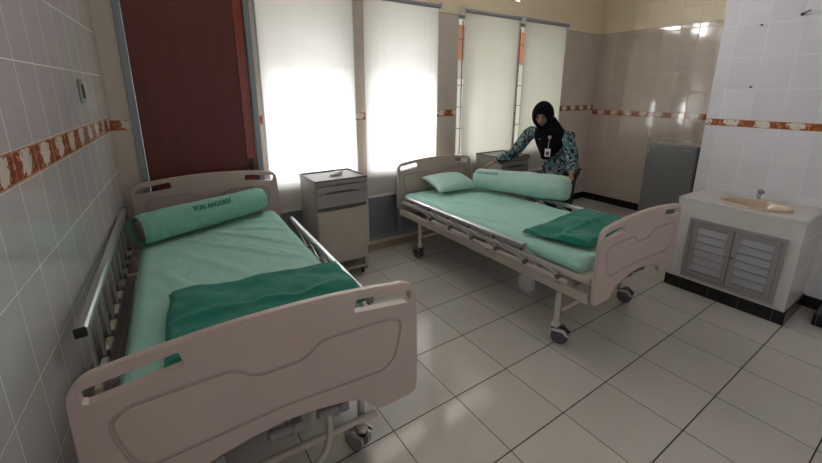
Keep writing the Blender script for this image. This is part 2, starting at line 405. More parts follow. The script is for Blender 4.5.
# roller blinds
def blind(x0, x1, m, label, ztop=2.455, zb=.61, seam=1.60, ph=0):
    t = empty('roller_blind', ((x0 + x1) / 2, WY - .045, 0)); tag(t, label, 'blind', 'roller blinds over the windows')
    w = (x1 - x0) / 2; bm = bmesh.new(); nx, nz = 24, 70; g = []
    for j in range(nz + 1):
        z = zb + (ztop - zb) * j / nz; row = []
        for i in range(nx + 1):
            x = -w + 2 * w * i / nx
            amp = .006 * (1 - j / nz) ** .7
            y = amp * noise.noise(Vector((x * 2.2 + ph, z * 2.5, ph))) * 2 + .0035 * math.sin(x * 9 + ph + z)
            y += -.003 * math.exp(-((z - seam) / .012) ** 2)
            row.append(bm.verts.new((x, y, z)))
        g.append(row)
    for j in range(nz):
        for i in range(nx): bm.faces.new((g[j][i], g[j][i + 1], g[j + 1][i + 1], g[j + 1][i]))
    link('blind_cloth', bm, m, t, True)
    bm = bmesh.new(); tube(bm, [(-w - .02, 0, ztop + .012), (w + .02, 0, ztop + .012)], .022, 14); link('roller_tube', bm, 'roller_grey', t, True, 40)
    bm = bmesh.new(); box(bm, -w, w, -.010, .004, zb - .024, zb, .003); link('hem_bar', bm, 'bracket_white', t)
    for s in (-1, 1):
        bm = bmesh.new(); xx = s * (w + .03); box(bm, xx - .012, xx + .012, -.03, .043, ztop - .022, ztop + .045, .004); link('bracket', bm, 'bracket_white', t)
    bm = bmesh.new(); xx = -w - .022
    for j in range(34): tube(bm, [(xx, -.03, ztop - .02 - j * .042), (xx, -.03, ztop - .052 - j * .042)], .0022, 6)
    link('pull_chain', bm, 'roller_grey', t)
    return t
blind(.0, .83, 'blind_white', 'wide glowing white roller blind right beside the brown door', ph=1)
blind(.935, 1.79, 'blind_white', 'glowing white roller blind above the gap between the bedside cabinet and second bed', ph=5)
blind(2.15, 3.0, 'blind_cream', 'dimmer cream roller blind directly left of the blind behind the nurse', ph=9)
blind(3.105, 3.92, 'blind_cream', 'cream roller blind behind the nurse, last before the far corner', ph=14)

# light switch on left wall
def on_left(y, z): return (LW(y) + .001, y, z)
sw = empty('light_switch', on_left(1.33, 1.635), math.atan(-.075) + 0); sw.rotation_euler = (0, 0, -math.atan(.075))
tag(sw, 'small grey wall switch on the left tiled wall above the ornate border', 'switch')
bm = bmesh.new(); box(bm, 0, .010, -.045, .045, -.06, .06, .003); link('switch_plate', bm, 'grey_plastic', sw)
bm = bmesh.new(); box(bm, .010, .016, -.02, .02, -.035, .035, .002); link('rocker', bm, 'dark_plastic', sw)

# wall plugs and a hook left in the basin wall
for (y, z, lab) in ((-.18, 2.145, 'small dark wall plug high on the white tiled basin wall'), (-.192, 1.674, 'small dark wall plug midway between the ornate border and upper plug')):
    bm = bmesh.new(); disc(bm, (0, 0, 0), (1, 0, 0), .007, .014, 12, .002); o = link('wall_plug', bm, 'dark_plastic'); o.location = (PX - .007, y, z); tag(o, lab, 'wall plug')
bm = bmesh.new(); tube(bm, arc_pts([(0, 0, 0), (-.018, 0, 0), (-.024, -.045, .02)], .01), .005, 8); disc(bm, (-.003, 0, 0), (1, 0, 0), .011, .006, 12)
o = link('wall_hook', bm, 'dark_plastic'); o.location = (PX - .0005, -.405, 2.19); tag(o, 'dark metal hook slanting off the white tiled wall near the top right', 'hook')

# ------------------------------------------------------------------ hospital beds
def board(name, parent, y, zo, m='bed_plastic'):
    """bowed end board with two grip slots, lobes at both lower corners and a moulded groove"""
    hw, T = .50, .030
    top = lambda x: .922 - .04 * (x / hw) ** 2
    out = []
    R = .075
    n = 22
    for i in range(n + 1):
        x = -hw + R + (2 * hw - 2 * R) * i / n; out.append((x, top(x)))
    def corner(s, rev):
        pts = []
        cx, cz = s * (hw - R), top(hw - R) - R
        for k in range(1, 8):
            t = PI / 2 * k / 8; pts.append((cx + s * R * math.sin(t), cz + R * math.cos(t)))
        return pts
    right = corner(1, 0) + [(hw, top(hw - R) - R), (hw + .004, .60), (hw + .004, .450), (hw - .004, .412), (hw - .03, .400), (.345, .398), (.322, .408), (.30, .445), (.27, .472), (.2, .494), (.1, .512)]
    pts = out + right + [(0, .52)]
    lower_left = [(-x, z) for x, z in reversed(right)]
    pts += lower_left
    bm = bmesh.new(); vs = [bm.verts.new((x, -T / 2, z)) for x, z in pts]; f = bm.faces.new(vs)
    r = bmesh.ops.extrude_face_region(bm, geom=[f]); ev = [v for v in r['geom'] if isinstance(v, bmesh.types.BMVert)]
    bmesh.ops.translate(bm, verts=ev, vec=(0, T, 0))
    bmesh.ops.recalc_face_normals(bm, faces=bm.faces[:])
    ed = [e for e in bm.edges if abs(e.verts[0].co.y - e.verts[1].co.y) < 1e-6 and len(e.link_faces) == 2]
    bmesh.ops.bevel(bm, geom=ed, offset=.010, segments=3, affect='EDGES', profile=.6)
    o = link(name, bm, [m, 'bed_groove'])
    # slots
    for s in (-1, 1):
        cb = bmesh.new(); P = []
        for k in range(9):
            t = PI / 2 + PI * k / 8; P.append((-.09 + .011 * math.cos(t), .013 * math.sin(t)))
        P = [(-.102, .020), (-.112, -.018), (-.106, -.026), (.098, -.026), (.110, -.018), (.112, .012), (.105, .020), (-.096, .022)]
        cc = []
        for (a, b2) in P:
            x = s * (.36 + a) ; cc.append((x, top(.36 + a) - .052 + b2))
        v1 = [cb.verts.new((x, -.05, z)) for x, z in cc]; f = cb.faces.new(v1)
        r = bmesh.ops.extrude_face_region(cb, geom=[f]); bmesh.ops.translate(cb, verts=[v for v in r['geom'] if isinstance(v, bmesh.types.BMVert)], vec=(0, .1, 0))
        cut(o, link('c', cb, m))
    # moulded groove, both faces
    half = [(0, .727), (.075, .727), (.13, .775), (.385, .770), (.425, .745), (.425, .70), (.40, .60), (.355, .566), (0, .585)]
    loop = half + [(-x, z) for x, z in reversed(half[1:-1])]
    for sy in (-1, 1):
        cb = bmesh.new(); L = [Vector((x, sy * T / 2, z)) for x, z in loop]
        pts3 = []
        for i in range(len(L)):
            p, q, r2 = L[i - 1], L[i], L[(i + 1) % len(L)]
            a = (p - q); b = (r2 - q); rr = min(.03, a.length * .4, b.length * .4)
            for k in range(4):
                t = k / 3; pts3.append((q + a.normalized() * rr) * (1 - t) ** 2 + q * 2 * t * (1 - t) + (q + b.normalized() * rr) * t * t)
        rings = []; n = len(pts3)
        for i in range(n):
            d = (pts3[(i + 1) % n] - pts3[i - 1]).normalized(); sd = d.cross(Vector((0, 1, 0))).normalized()
            rings.append([cb.verts.new(pts3[i] + sd * .0065 * math.cos(t) + Vector((0, 1, 0)) * .006 * math.sin(t)) for t in (2 * PI * k / 8 for k in range(8))])
        for i in range(n):
            for k in range(8): cb.faces.new((rings[i][k], rings[i][(k + 1) % 8], rings[(i + 1) % n][(k + 1) % 8], rings[(i + 1) % n][k]))
        bmesh.ops.recalc_face_normals(cb, faces=cb.faces[:])
        cut(o, link('c', cb, 'bed_groove'))
    for p in o.data.polygons: p.use_smooth = True
    o.data.set_sharp_from_angle(angle=math.radians(32))
    o.parent = parent; o.location = (0, y, zo)
    return o

def caster(parent, x, y, zt, ang, dm='cabinet_dark'):
    """leg top at zt; wheel on the floor"""
    bm = bmesh.new(); tube(bm, [(x, y, zt), (x, y, .155)], .018, 14); tube(bm, [(x, y, .17), (x, y, .145)], .025, 14)
    leg = link('leg', bm, 'bed_paint', parent, True, 40)
    c, s = math.cos(ang), math.sin(ang); f = Vector((c, s, 0)); sd = Vector((-s, c, 0))
    wc = Vector((x, y, .070)) + f * .03
    ca = bpy.data.objects.new('caster', None); ca.location = (0, 0, 0)
    bm = bmesh.new(); disc(bm, (x, y, .137), (0, 0, 1), .03, .018, 16, .003)
    prof = [(-.035, .128), (.055, .125), (.088, .085), (.07, .078), (.045, .105), (-.01, .108), (-.035, .115)]
    for side in (-1, 1):
        q = []
        for d in (0, .005):
            q.append([bm.verts.new(Vector((x, y, 0)) + f * a + Vector((0, 0, z)) + sd * side * (.038 - d)) for a, z in prof])
        bm.faces.new(q[0]); bm.faces.new(q[1])
        for i in range(len(prof)): bm.faces.new((q[0][i], q[0][(i + 1) % len(prof)], q[1][(i + 1) % len(prof)], q[1][i]))
    v = [Vector((x, y, 0)) + f * a + Vector((0, 0, z)) for a, z in ((-.03, .118), (.05, .115), (.085, .075))]
    for i in range(2):
        a, b = v[i], v[i + 1]
        q = [bm.verts.new(p + sd * k) for p, k in ((a, .038), (a, -.038), (b, -.038), (b, .038))]; bm.faces.new(q)
    body = link('caster', bm, 'chrome', parent)
    for side in (-1, 1):
        bm = bmesh.new(); cc = wc + sd * side * .021
        prof2 = [(-.012, .053), (-.012, .063), (-.008, .0690), (.008, .0690), (.012, .063), (.012, .053)]
        tube(bm, [cc + sd * a for a, r in prof2], 0, 28, False, [r for a, r in prof2])
        tube(bm, [cc + sd * a for a, r in reversed(prof2)][0:1] + [cc + sd * prof2[0][0]], 0, 28, False, [.053, .053])
        link('tyre', bm, 'tyre', body, True, 50)
        bm = bmesh.new(); tube(bm, [cc - sd * .009, cc - sd * .008, cc + sd * .008, cc + sd * .009], 0, 28, True, [.052, .0535, .0535, .052])
        disc(bm, cc + sd * side * .011, sd, .014, .006, 14); link('wheel_disc', bm, dm, body, True, 40)
    bm = bmesh.new(); a0 = wc + f * .035 + Vector((0, 0, .045)); box(bm, -.02, .03, -.013, .013, -.004, .004, .002)
    bmesh.ops.transform(bm, matrix=Matrix.Translation(a0) @ Matrix.Rotation(ang, 4, 'Z') @ Matrix.Rotation(.5, 4, 'Y'), verts=bm.verts[:])
    link('brake_pedal', bm, 'dark_plastic', body)
    bpy.data.objects.remove(ca)

def guard_rail(parent, side, raised, dz):
    """aluminium top rail on six swinging struts over a base bar"""
    X = side * (.545 if dz != .024 else .532); zb = .515 + dz
    low = [.435, .165, -.105, -.365, -.635, -.895]
    g = bpy.data.objects.new('guard_rail', None)
    if raised: tops = [(y + .015, .885 - .07 + dz) for y in low]; r0, r1 = .93, -.66 - .0; 
    else: tops = [(y + .29, .600 + dz) for y in low]; r0, r1 = .83, -.62
    if raised:
        low = [.90 - .158 * k for k in range(10)]; tops = [(y - .02, .75 + dz) for y in low]; r0, r1 = .98, -.635
    zt = tops[0][1] + .02
    bm = bmesh.new()
    a = .017
    prof = [(-a, -.016), (-a, .006), (-.010, .017), (.010, .017), (a, .006), (a, -.016)]
    q0 = [bm.verts.new((X + u, r0, zt + v)) for u, v in prof]; q1 = [bm.verts.new((X + u, r1, zt + v)) for u, v in prof]
    for i in range(6): bm.faces.new((q0[i], q0[(i + 1) % 6], q1[(i + 1) % 6], q1[i]))
    bm.faces.new(q0); bm.faces.new(q1)
    g = link('guard_rail', bm, 'aluminium', parent)
    bm = bmesh.new()
    bm.free()
    for yy in (r0, r1):
        bm = bmesh.new(); box(bm, X - .019, X + .019, yy - .006, yy + .006, zt - .018, zt + .020, .006); link('rail_cap', bm, 'dark_plastic' if raised else 'grey_plastic', g)
    bm = bmesh.new(); y0, y1 = (low[0] + .06, low[-1] - .06)
    box(bm, X - .012, X + .012, y1, y0, zb - .030, zb - .006, .003); link('base_bar', bm, 'bed_paint', g)
    for (y, (ty, tz)) in zip(low, tops):
        bm = bmesh.new(); d = Vector((0, ty - y, tz - zb)); L = d.length; hw_ = .017 if raised else .011; box(bm, -.005, .005, -hw_, hw_, 0, L, .003)
        ang = math.atan2(d.y, d.z)
        bmesh.ops.transform(bm, matrix=Matrix.Translation((X - side * .0, y, zb)) @ Matrix.Rotation(-ang, 4, 'X'), verts=bm.verts[:])
        st = link('strut', bm, 'aluminium', g)
        bm = bmesh.new(); disc(bm, (X + side * .0, y, zb - .004), (1, 0, 0), .017, .034, 14, .003); link('pivot', bm, 'cabinet_dark', st, True, 40); bm = bmesh.new()
        disc(bm, (X + side * .004, ty, tz - .002), (1, 0, 0), .013, .03, 12, .003); link('pivot', bm, 'cabinet_dark', st, True, 40)
    # brackets joining the rail to the bed frame
    for y in (low[0] + .03, (low[2] + low[3]) / 2, low[-1] + .05):
        bm = bmesh.new(); xa, xb = sorted((side * .470, X)); box(bm, xa, xb, y - .02, y + .02, zb - .060, zb - .028, .003); link('bracket', bm, 'bed_paint', g)
    return g

def make_bed(name, center, rz, dz, label, rails, cast):
    t = empty(name, center, rz); tag(t, label, 'hospital bed', 'two adjustable ward beds')
    board('footboard', t, -1.085 if dz else -1.105, dz if dz else -.012); board('headboard', t, 1.085, dz + .03)
    bm = bmesh.new(); z0, z1 = .375 + dz, .435 + dz
    for s in (-1, 1): box(bm, min(s * .445, s * .485), max(s * .445, s * .485), -1.068, 1.068, z0, z1, .005)
    for y in (-.93, -.35, .35, 1.04): box(bm, -.444, .444, y - .018, y + .018, z0 + .005, z1 - .005, .003)
    link('bed_frame', bm, 'bed_paint', t)
    bm = bmesh.new(); box(bm, -.474, .474, -1.062, 1.05, .492 + dz, .532 + dz, .014, 4); link('mattress_platform', bm, 'bed_paint', t)
    for y in (-.8, 0, .8): bm = bmesh.new(); box(bm, -.35, .35, y - .02, y + .02, z1, .491 + dz); link('platform_support', bm, 'bed_paint', t)
    for (x, y, a) in cast: caster(t, x, y, z0, a, 'cabinet_grey' if dz else 'cabinet_dark')
    for y in (-.875, .71):
        bm = bmesh.new(); tube(bm, [(-.45, y, .235), (.43, y, .235)], .016, 12); link('leg_crossbar', bm, 'bed_paint', t, True, 40)
    guard_rail(t, -1, rails[0], dz); guard_rail(t, 1, rails[1], .024 if dz else 0)
    # cranks under the footboard
    for x in (-.22, .03, .20):
        bm = bmesh.new(); tube(bm, arc_pts([(x, -.6, .355 + dz), (x, -1.0, .355 + dz), (x + .012, -1.02, .42 + dz), (x + .02, -1.035, .428 + dz)], .02), .008, 8)
        cr = link('crank', bm, 'chrome', t, True, 50)
        bm = bmesh.new(); box(bm, x + .0, x + .035, -1.055, -1.015, .41 + dz, .45 + dz, .006); disc(bm, (x - .04, -1.035, .428 + dz), (1, .05, -.1), .018, .085, 14, .004)
        link('crank_handle', bm, 'grey_plastic' if dz else 'brown_grip', cr, True, 40)
    if dz: bm = bmesh.new(); tube(bm, arc_pts([(.18, -.93, .40 + dz), (.18, -.99, .30 + dz), (.15, -1.0, .20 + dz), (0, -1.0, .12 + dz), (-.28, -1.0, .12 + dz), (-.36, -.99, .25 + dz), (-.36, -.93, .40 + dz)], .07), .012, 10)
    if dz: link('accessory_loop', bm, 'bed_paint', t, True, 40)
    bm = bmesh.new(); tube(bm, [(-.07, -.355, z0), (-.07, -.355, .02)], 0, 12, True, [.024, .012]); link('centre_support', bm, 'bracket_white', t, True, 40)
    return t
B1C, B1R = (-.520, .83, 0), math.radians(-2.35)
B2C, B2R = (1.748, .875, 0), 0
make_bed('hospital_bed', B1C, B1R, .08, 'cream hospital bed along the left wall, large in the foreground', (True, False), [(-.46, -.875, 2.2), (.375, -.83, 1.95), (-.46, .71, 1.2), (.44, .71, 1.7)])
make_bed('hospital_bed', B2C, B2R, 0.0, 'cream hospital bed further away where the nurse works, low folded side rail', (False, False), [(-.486, -.875, -1.0), (.40, -.84, -1.25), (-.472, .71, 1.45), (.44, .71, 1.0)])

# ------------------------------------------------------------------ bedding
def mattress(center, rz, dz, label, seed, folds, y0=-1.045):
    """sheet-covered mattress with soft edges and drawn wrinkles"""
    hx, y1, z0, z1 = .455, 1.03, .534, .63
    nx, ny, ns = 70, 140, 7
    bm = bmesh.new()
    def wr(x, y):
        h = .0045 * noise.noise(Vector((x * 4 + seed, y * 3, 1))) + .003 * noise.noise(Vector((x * 9, y * 8 + seed, 4)))
        for (ax, ay, bx, by, a, w) in folds:
            dx, dy = bx - ax, by - ay; L = math.hypot(dx, dy); u = ((x - ax) * dx + (y - ay) * dy) / L / L
            d = ((x - ax) * -dy + (y - ay) * dx) / L + .02 * noise.noise(Vector((u * 3, seed, a * 99)))
            if -.1 < u < 1.1: h += 1.7 * a * math.exp(-(d / w) ** 2) * max(0, math.sin(PI * min(1, max(0, u)))) ** .6
        return h
    R = .05
    # cross-section param: side bottom -> side top -> across -> other side
    sec = [(-hx + .012, z0)] + [(-hx - .006, z0 + .018), (-hx - .006, z0 + .038)]
    sec += [(-hx + R - R * math.cos(t), z1 - R + R * math.sin(t)) for t in (PI / 2 * k / 5 for k in range(6))]
    inner = [(-hx + R + (2 * hx - 2 * R) * i / nx, z1) for i in range(1, nx)]
    sec = sec + inner + [(-x, z) for x, z in reversed(sec)]
    rows = []
    ys = [y0 + (y1 - y0) * j / ny for j in range(ny + 1)]
    for j, y in enumerate(ys):
        e = min(y - y0, y1 - y); row = []
        k = math.sqrt(max(0, 1 - (1 - min(1, e / R)) ** 2)) if e < R else 1
        for (x, z) in sec:
            zz = z if z < z0 + .04 else z0 + .04 + (z - z0 - .06) * (.25 + .75 * k)
            sx = x * (1 - .012 * (1 - k))
            if abs(x) < hx - .02: zz += wr(x, y) * k
            else:
                sx += (1 if x > 0 else -1) * .006 * noise.noise(Vector((y * 7, z * 8, seed + x))); 
            if z > z1 - .01: zz += wr(x, y) * .0
            row.append(bm.verts.new((sx, y, zz)))
        rows.append(row)
    for j in range(ny):
        for i in range(len(sec) - 1): bm.faces.new((rows[j][i], rows[j][i + 1], rows[j + 1][i + 1], rows[j + 1][i]))
        bm.faces.new((rows[j][0], rows[j + 1][0], rows[j + 1][-1], rows[j][-1]))
    bm.faces.new(rows[0]); bm.faces.new(list(reversed(rows[-1])))
    o = link('mattress', bm, 'sheet', None, True, 60); o.location = (center[0], center[1], dz); o.rotation_euler = (0, 0, rz)
    tag(o, label, 'mattress', 'sheeted mattresses on the two beds'); return o
mattress(B1C, B1R, .08, 'mattress under a mint green sheet on the left wall bed', 3,
         [(-.1, .75, .45, .1, .010, .022), (-.25, .65, .40, -.1, .008, .020), (.05, .7, .46, .45, .010, .018), (-.3, .5, .2, -.35, .006, .03), (.1, .35, .45, -.15, .007, .018), (-.35, .2, -.1, -.4, .005, .03), (.2, .8, .45, .7, .006, .02)])
mattress(B2C, B2R, 0, 'mattress under a mint green sheet on the bed beside the nurse', 8,
         [(-.4, -.6, .1, -.5, .007, .03), (-.45, .3, -.2, -.4, .006, .02), (0, .2, .4, -.3, .005, .03), (-.3, .6, 0, .1, .006, .03)], -.975)

def bolster(name, p0, p1, r, m, label, text, tm, taper=(1, 1), seed=0, core=True, tang=.9, tpos=.5, tsize=.07, tdir=1, sag=0, puff=0):
    """cloth-covered cylindrical bolster from p0 to p1; own axes along local x"""
    p0, p1 = Vector(p0), Vector(p1); L = (p1 - p0).length; d = (p1 - p0).normalized()
    t = empty(name, (p0 + p1) / 2); t.rotation_mode = 'QUATERNION'
    yv = Vector((0, 0, 1)).cross(d).normalized(); zv = d.cross(yv)
    t.rotation_quaternion = Matrix((d, yv, zv)).transposed().to_quaternion()
    tag(t, label, 'bolster', 'long bolsters in green cases')
    def rad(u, a):     # u in 0..1 ; a: 0 = local y, pi/2 = up
        rr = r * (taper[0] * (1 - u) + taper[1] * u) * (1 + puff * math.sin(PI * u))
        e = min(u, 1 - u) * L
        if e < .03: rr *= .90 + .10 * (e / .03)
        wrk = .065 * noise.noise(Vector((u * 7 + seed, math.cos(a) * 1.3, math.sin(a) * 1.3))) + .035 * noise.noise(Vector((u * 22, math.cos(a) * 3 + seed, math.sin(a) * 3)))
        wrk += .02 * noise.noise(Vector((u * 4 + a * 2, seed, 2)))
        return rr * (1 + wrk)
    def P(u, a, off=0):
        rr = rad(u, a) + off
        zz = math.sin(a) * rr
        if zz < -r * .80: zz = -r * .80 + (zz + r * .80) * .3
        return Vector(((u - .5) * L, math.cos(a) * rr, zz - sag * math.sin(PI * u)))
    bm = bmesh.new(); nu, na = 90, 40; g = []
    for i in range(nu + 1):
        g.append([bm.verts.new(P(i / nu, 2 * PI * k / na)) for k in range(na)])
    # open hems: the cloth runs past the core with a ragged lip
    lips = []
    for end, sgn in ((0, -1), (nu, 1)):
        ring = []
        for k in range(na):
            a = 2 * PI * k / na; q = P(end / nu, a, -.004 if core else -.02)
            q.x += sgn * ((-.008 + .022 * math.cos(a)) if core else 0) + sgn * (.018 + .014 * noise.noise(Vector((math.cos(a) * 2, math.sin(a) * 2, seed + end)))); ring.append(bm.verts.new(q))
        lips.append(ring)
    for i in range(nu):
        for k in range(na): bm.faces.new((g[i][k], g[i][(k + 1) % na], g[i + 1][(k + 1) % na], g[i + 1][k]))
    for ring, gg in ((lips[0], g[0]), (lips[1], g[-1])):
        for k in range(na): bm.faces.new((ring[k], ring[(k + 1) % na], gg[(k + 1) % na], gg[k]))
    if not core:
        for s, ring in ((-1, lips[0]), (1, lips[1])):
            c = sum((v.co for v in ring), Vector()) / na; c.x += s * .012; cv = bm.verts.new(c)
            for k in range(na): bm.faces.new((ring[k], ring[(k + 1) % na], cv))
    link('bolster_case', bm, m, t, True, 70)
    if core:
        bm = bmesh.new(); h = L / 2; rr = r * .80
        pts = [(-h - .008, rr * .55), (-h - .002, rr * .85), (-h + .02, rr), (h - .02, rr), (h + .002, rr * .85), (h + .008, rr * .55)]
        tube(bm, [(x, 0, 0) for x, _ in pts], 0, 32, True, [q for _, q in pts]); link('bolster_core', bm, 'bolster_core', t, True, 50)
    if text:
        cu = bpy.data.curves.new('t', 'FONT'); cu.body = text; cu.size = tsize; cu.extrude = .0; cu.offset = .0018; cu.align_x = 'CENTER'; cu.align_y = 'CENTER'; cu.space_character = 1.05
        to = bpy.data.objects.new('case_lettering', cu); C.objects.link(to); bpy.context.view_layer.update()
        me = bpy.data.meshes.new_from_object(to.evaluated_get(bpy.context.evaluated_depsgraph_get())); bpy.data.objects.remove(to)
        b2 = bmesh.new(); b2.from_mesh(me)
        bmesh.ops.subdivide_edges(b2, edges=[e for e in b2.edges if e.calc_length() > .008], cuts=4, use_grid_fill=False)
        bmesh.ops.triangulate(b2, faces=b2.faces[:])
        for v in b2.verts:
            u = tpos + tdir * v.co.x * .72 / L; a = tang + (-tdir) * (-v.co.y) * -1 / r if tdir < 0 else tang - 0 + (v.co.y) / r * (-1 if math.cos(tang) < 0 else 1)
            v.co = P(u, a, .0022)
        link('case_lettering', b2, tm, t)
    return t
# left bed: lies across against the headboard; text faces the camera (local -y side)
bolster('bolster', (-.945, 1.475, .794), (-.135, 1.775, .806), .094, 'bolster_cloth', 'mint green bolster with dark lettering lying across the left wall bed', 'PORI ANGGREK', 'print_green', taper=(1.1, .98), seed=2, tang=PI - .78, tpos=.515, tsize=.050, tdir=1)
# far bed: lies lengthwise where the nurse steadies it
bolster('bolster', (2.03, 1.60, .745), (2.32, .72, .760), .122, 'bolster_cloth_pale', 'pale green bolster lengthwise on the far bed in the hands of the nurse', 'PORI ANGGREK', 'print_faint', taper=(.78, 1.0), seed=7, core=False, tang=PI + .1 - .9, tpos=.16, tsize=.045, tdir=1, puff=.08)

def pillow(center, size, rot, label):
    bm = bmesh.new(); nx, ny = 40, 30; a, b, h = size[0] / 2, size[1] / 2, size[2]
    for s in (1, -1):
        g = []
        for j in range(ny + 1):
            row = []
            for i in range(nx + 1):
                u = -1 + 2 * i / nx; v = -1 + 2 * j / ny
                pr = (max(0, (1 - abs(u) ** 2.4)) * max(0, (1 - abs(v) ** 2.4))) ** .5
                pinch = 1 - .07 * (1 - u * u) * (v * v) ; pin2 = 1 - .07 * (1 - v * v) * (u * u)
                z = s * h / 2 * pr * (1 + .12 * noise.noise(Vector((u * 2, v * 2, 5)))) + .004 * noise.noise(Vector((u * 7, v * 7, s)))*pr
                if s < 0: z *= .55
                row.append(bm.verts.new((a * u * pin2, b * v * pinch, z)))
            g.append(row)
        for j in range(ny):
            for i in range(nx): bm.faces.new((g[j][i], g[j][i + 1], g[j + 1][i + 1], g[j + 1][i]))
    bmesh.ops.remove_doubles(bm, verts=bm.verts[:], dist=.0008)
    o = link('pillow', bm, 'bolster_cloth_pale', None, True, 80); o.location = center; o.rotation_euler = rot
    tag(o, label, 'pillow'); return o
pillow((1.775, 1.735, .70), (.52, .36, .15), (math.radians(14), math.radians(1), math.radians(-3)), 'pale green pillow propped at the head of the far bed')

def blanket(corners, ztop, label, seed, layers=3, rot=0):
    """folded teal blanket: rounded slab with fold lines and a rumpled top. corners: four xy, order around"""
    A, B, Cc, D = [Vector((*c, 0)) for c in corners]
    nu, nv = 70, 50; bm = bmesh.new(); cen = (A + B + Cc + D) / 4
    th = .034
    def pos(u, v): return (A * (1 - u) * (1 - v) + B * u * (1 - v) + Cc * u * v + D * (1 - u) * v)
    top = []; 
    for j in range(nv + 1):
        row = []
        for i in range(nu + 1):
            u, v = i / nu, j / nv; p = pos(u, v)
            wob = Vector((noise.noise(Vector((u * 3, v * 3, seed))), noise.noise(Vector((u * 3, v * 3, seed + 9))), 0)) * .014
            e = min(u * (B - A).length, (1 - u) * (B - A).length, v * (D - A).length, (1 - v) * (D - A).length)
            k = math.sqrt(max(0, 1 - (1 - min(1, e / .022)) ** 2))
            z = ztop + th * (.35 + .65 * k) + .024 * noise.noise(Vector((p.x * 6 + seed, p.y * 6, 0))) * k + .006 * noise.noise(Vector((p.x * 16, p.y * 14, seed))) * k
            z += .012 * k * math.exp(-((v - .42 - .1 * noise.noise(Vector((u * 2, seed, 0)))) / .05) ** 2) * (1 if u < .7 else max(0, 1 - (u - .7) * 4))
            q = p + wob - cen; q.z = max(z, ztop + .006); row.append(bm.verts.new(q))
        top.append(row)
    for j in range(nv):
        for i in range(nu): bm.faces.new((top[j][i], top[j][i + 1], top[j + 1][i + 1], top[j + 1][i]))
    rim = [top[0][i] for i in range(nu + 1)] + [top[j][nu] for j in range(1, nv + 1)] + [top[nv][i] for i in range(nu - 1, -1, -1)] + [top[j][0] for j in range(nv - 1, 0, -1)]
    prev = rim
    nl = layers * 3; lay = []
    for l in range(1, nl + 1):
        ring = []
        for v in rim:
            d = Vector((v.co.x, v.co.y, 0)).normalized(); bulge = .004 * math.sin(l * 2 * PI / 3) + .003
            z = v.co.z - (v.co.z - ztop - .004) * l / nl
            ring.append(bm.verts.new(Vector((v.co.x, v.co.y, 0)) + d * bulge + Vector((0, 0, z))))
        n = len(rim)
        for i in range(n): bm.faces.new((prev[i], prev[(i + 1) % n], ring[(i + 1) % n], ring[i]))
        prev = ring
    bm.faces.new(prev)
    bmesh.ops.translate(bm, verts=bm.verts[:], vec=(0, 0, -ztop))
    o = link('blanket', bm, 'blanket', None, True, 70); o.location = (cen.x, cen.y, ztop)
    tag(o, label, 'blanket', 'folded dark green blankets'); return o
blanket([(-.87, .06), (-.08, .08), (-.05, .49), (-.83, .62)], .712, 'dark teal blanket folded on the foot of the left wall bed', 1)
blanket([(1.50, -.03), (2.21, .10), (2.24, .47), (1.36, .41)], .634, 'dark teal blanket folded on the foot of the far bed', 5)

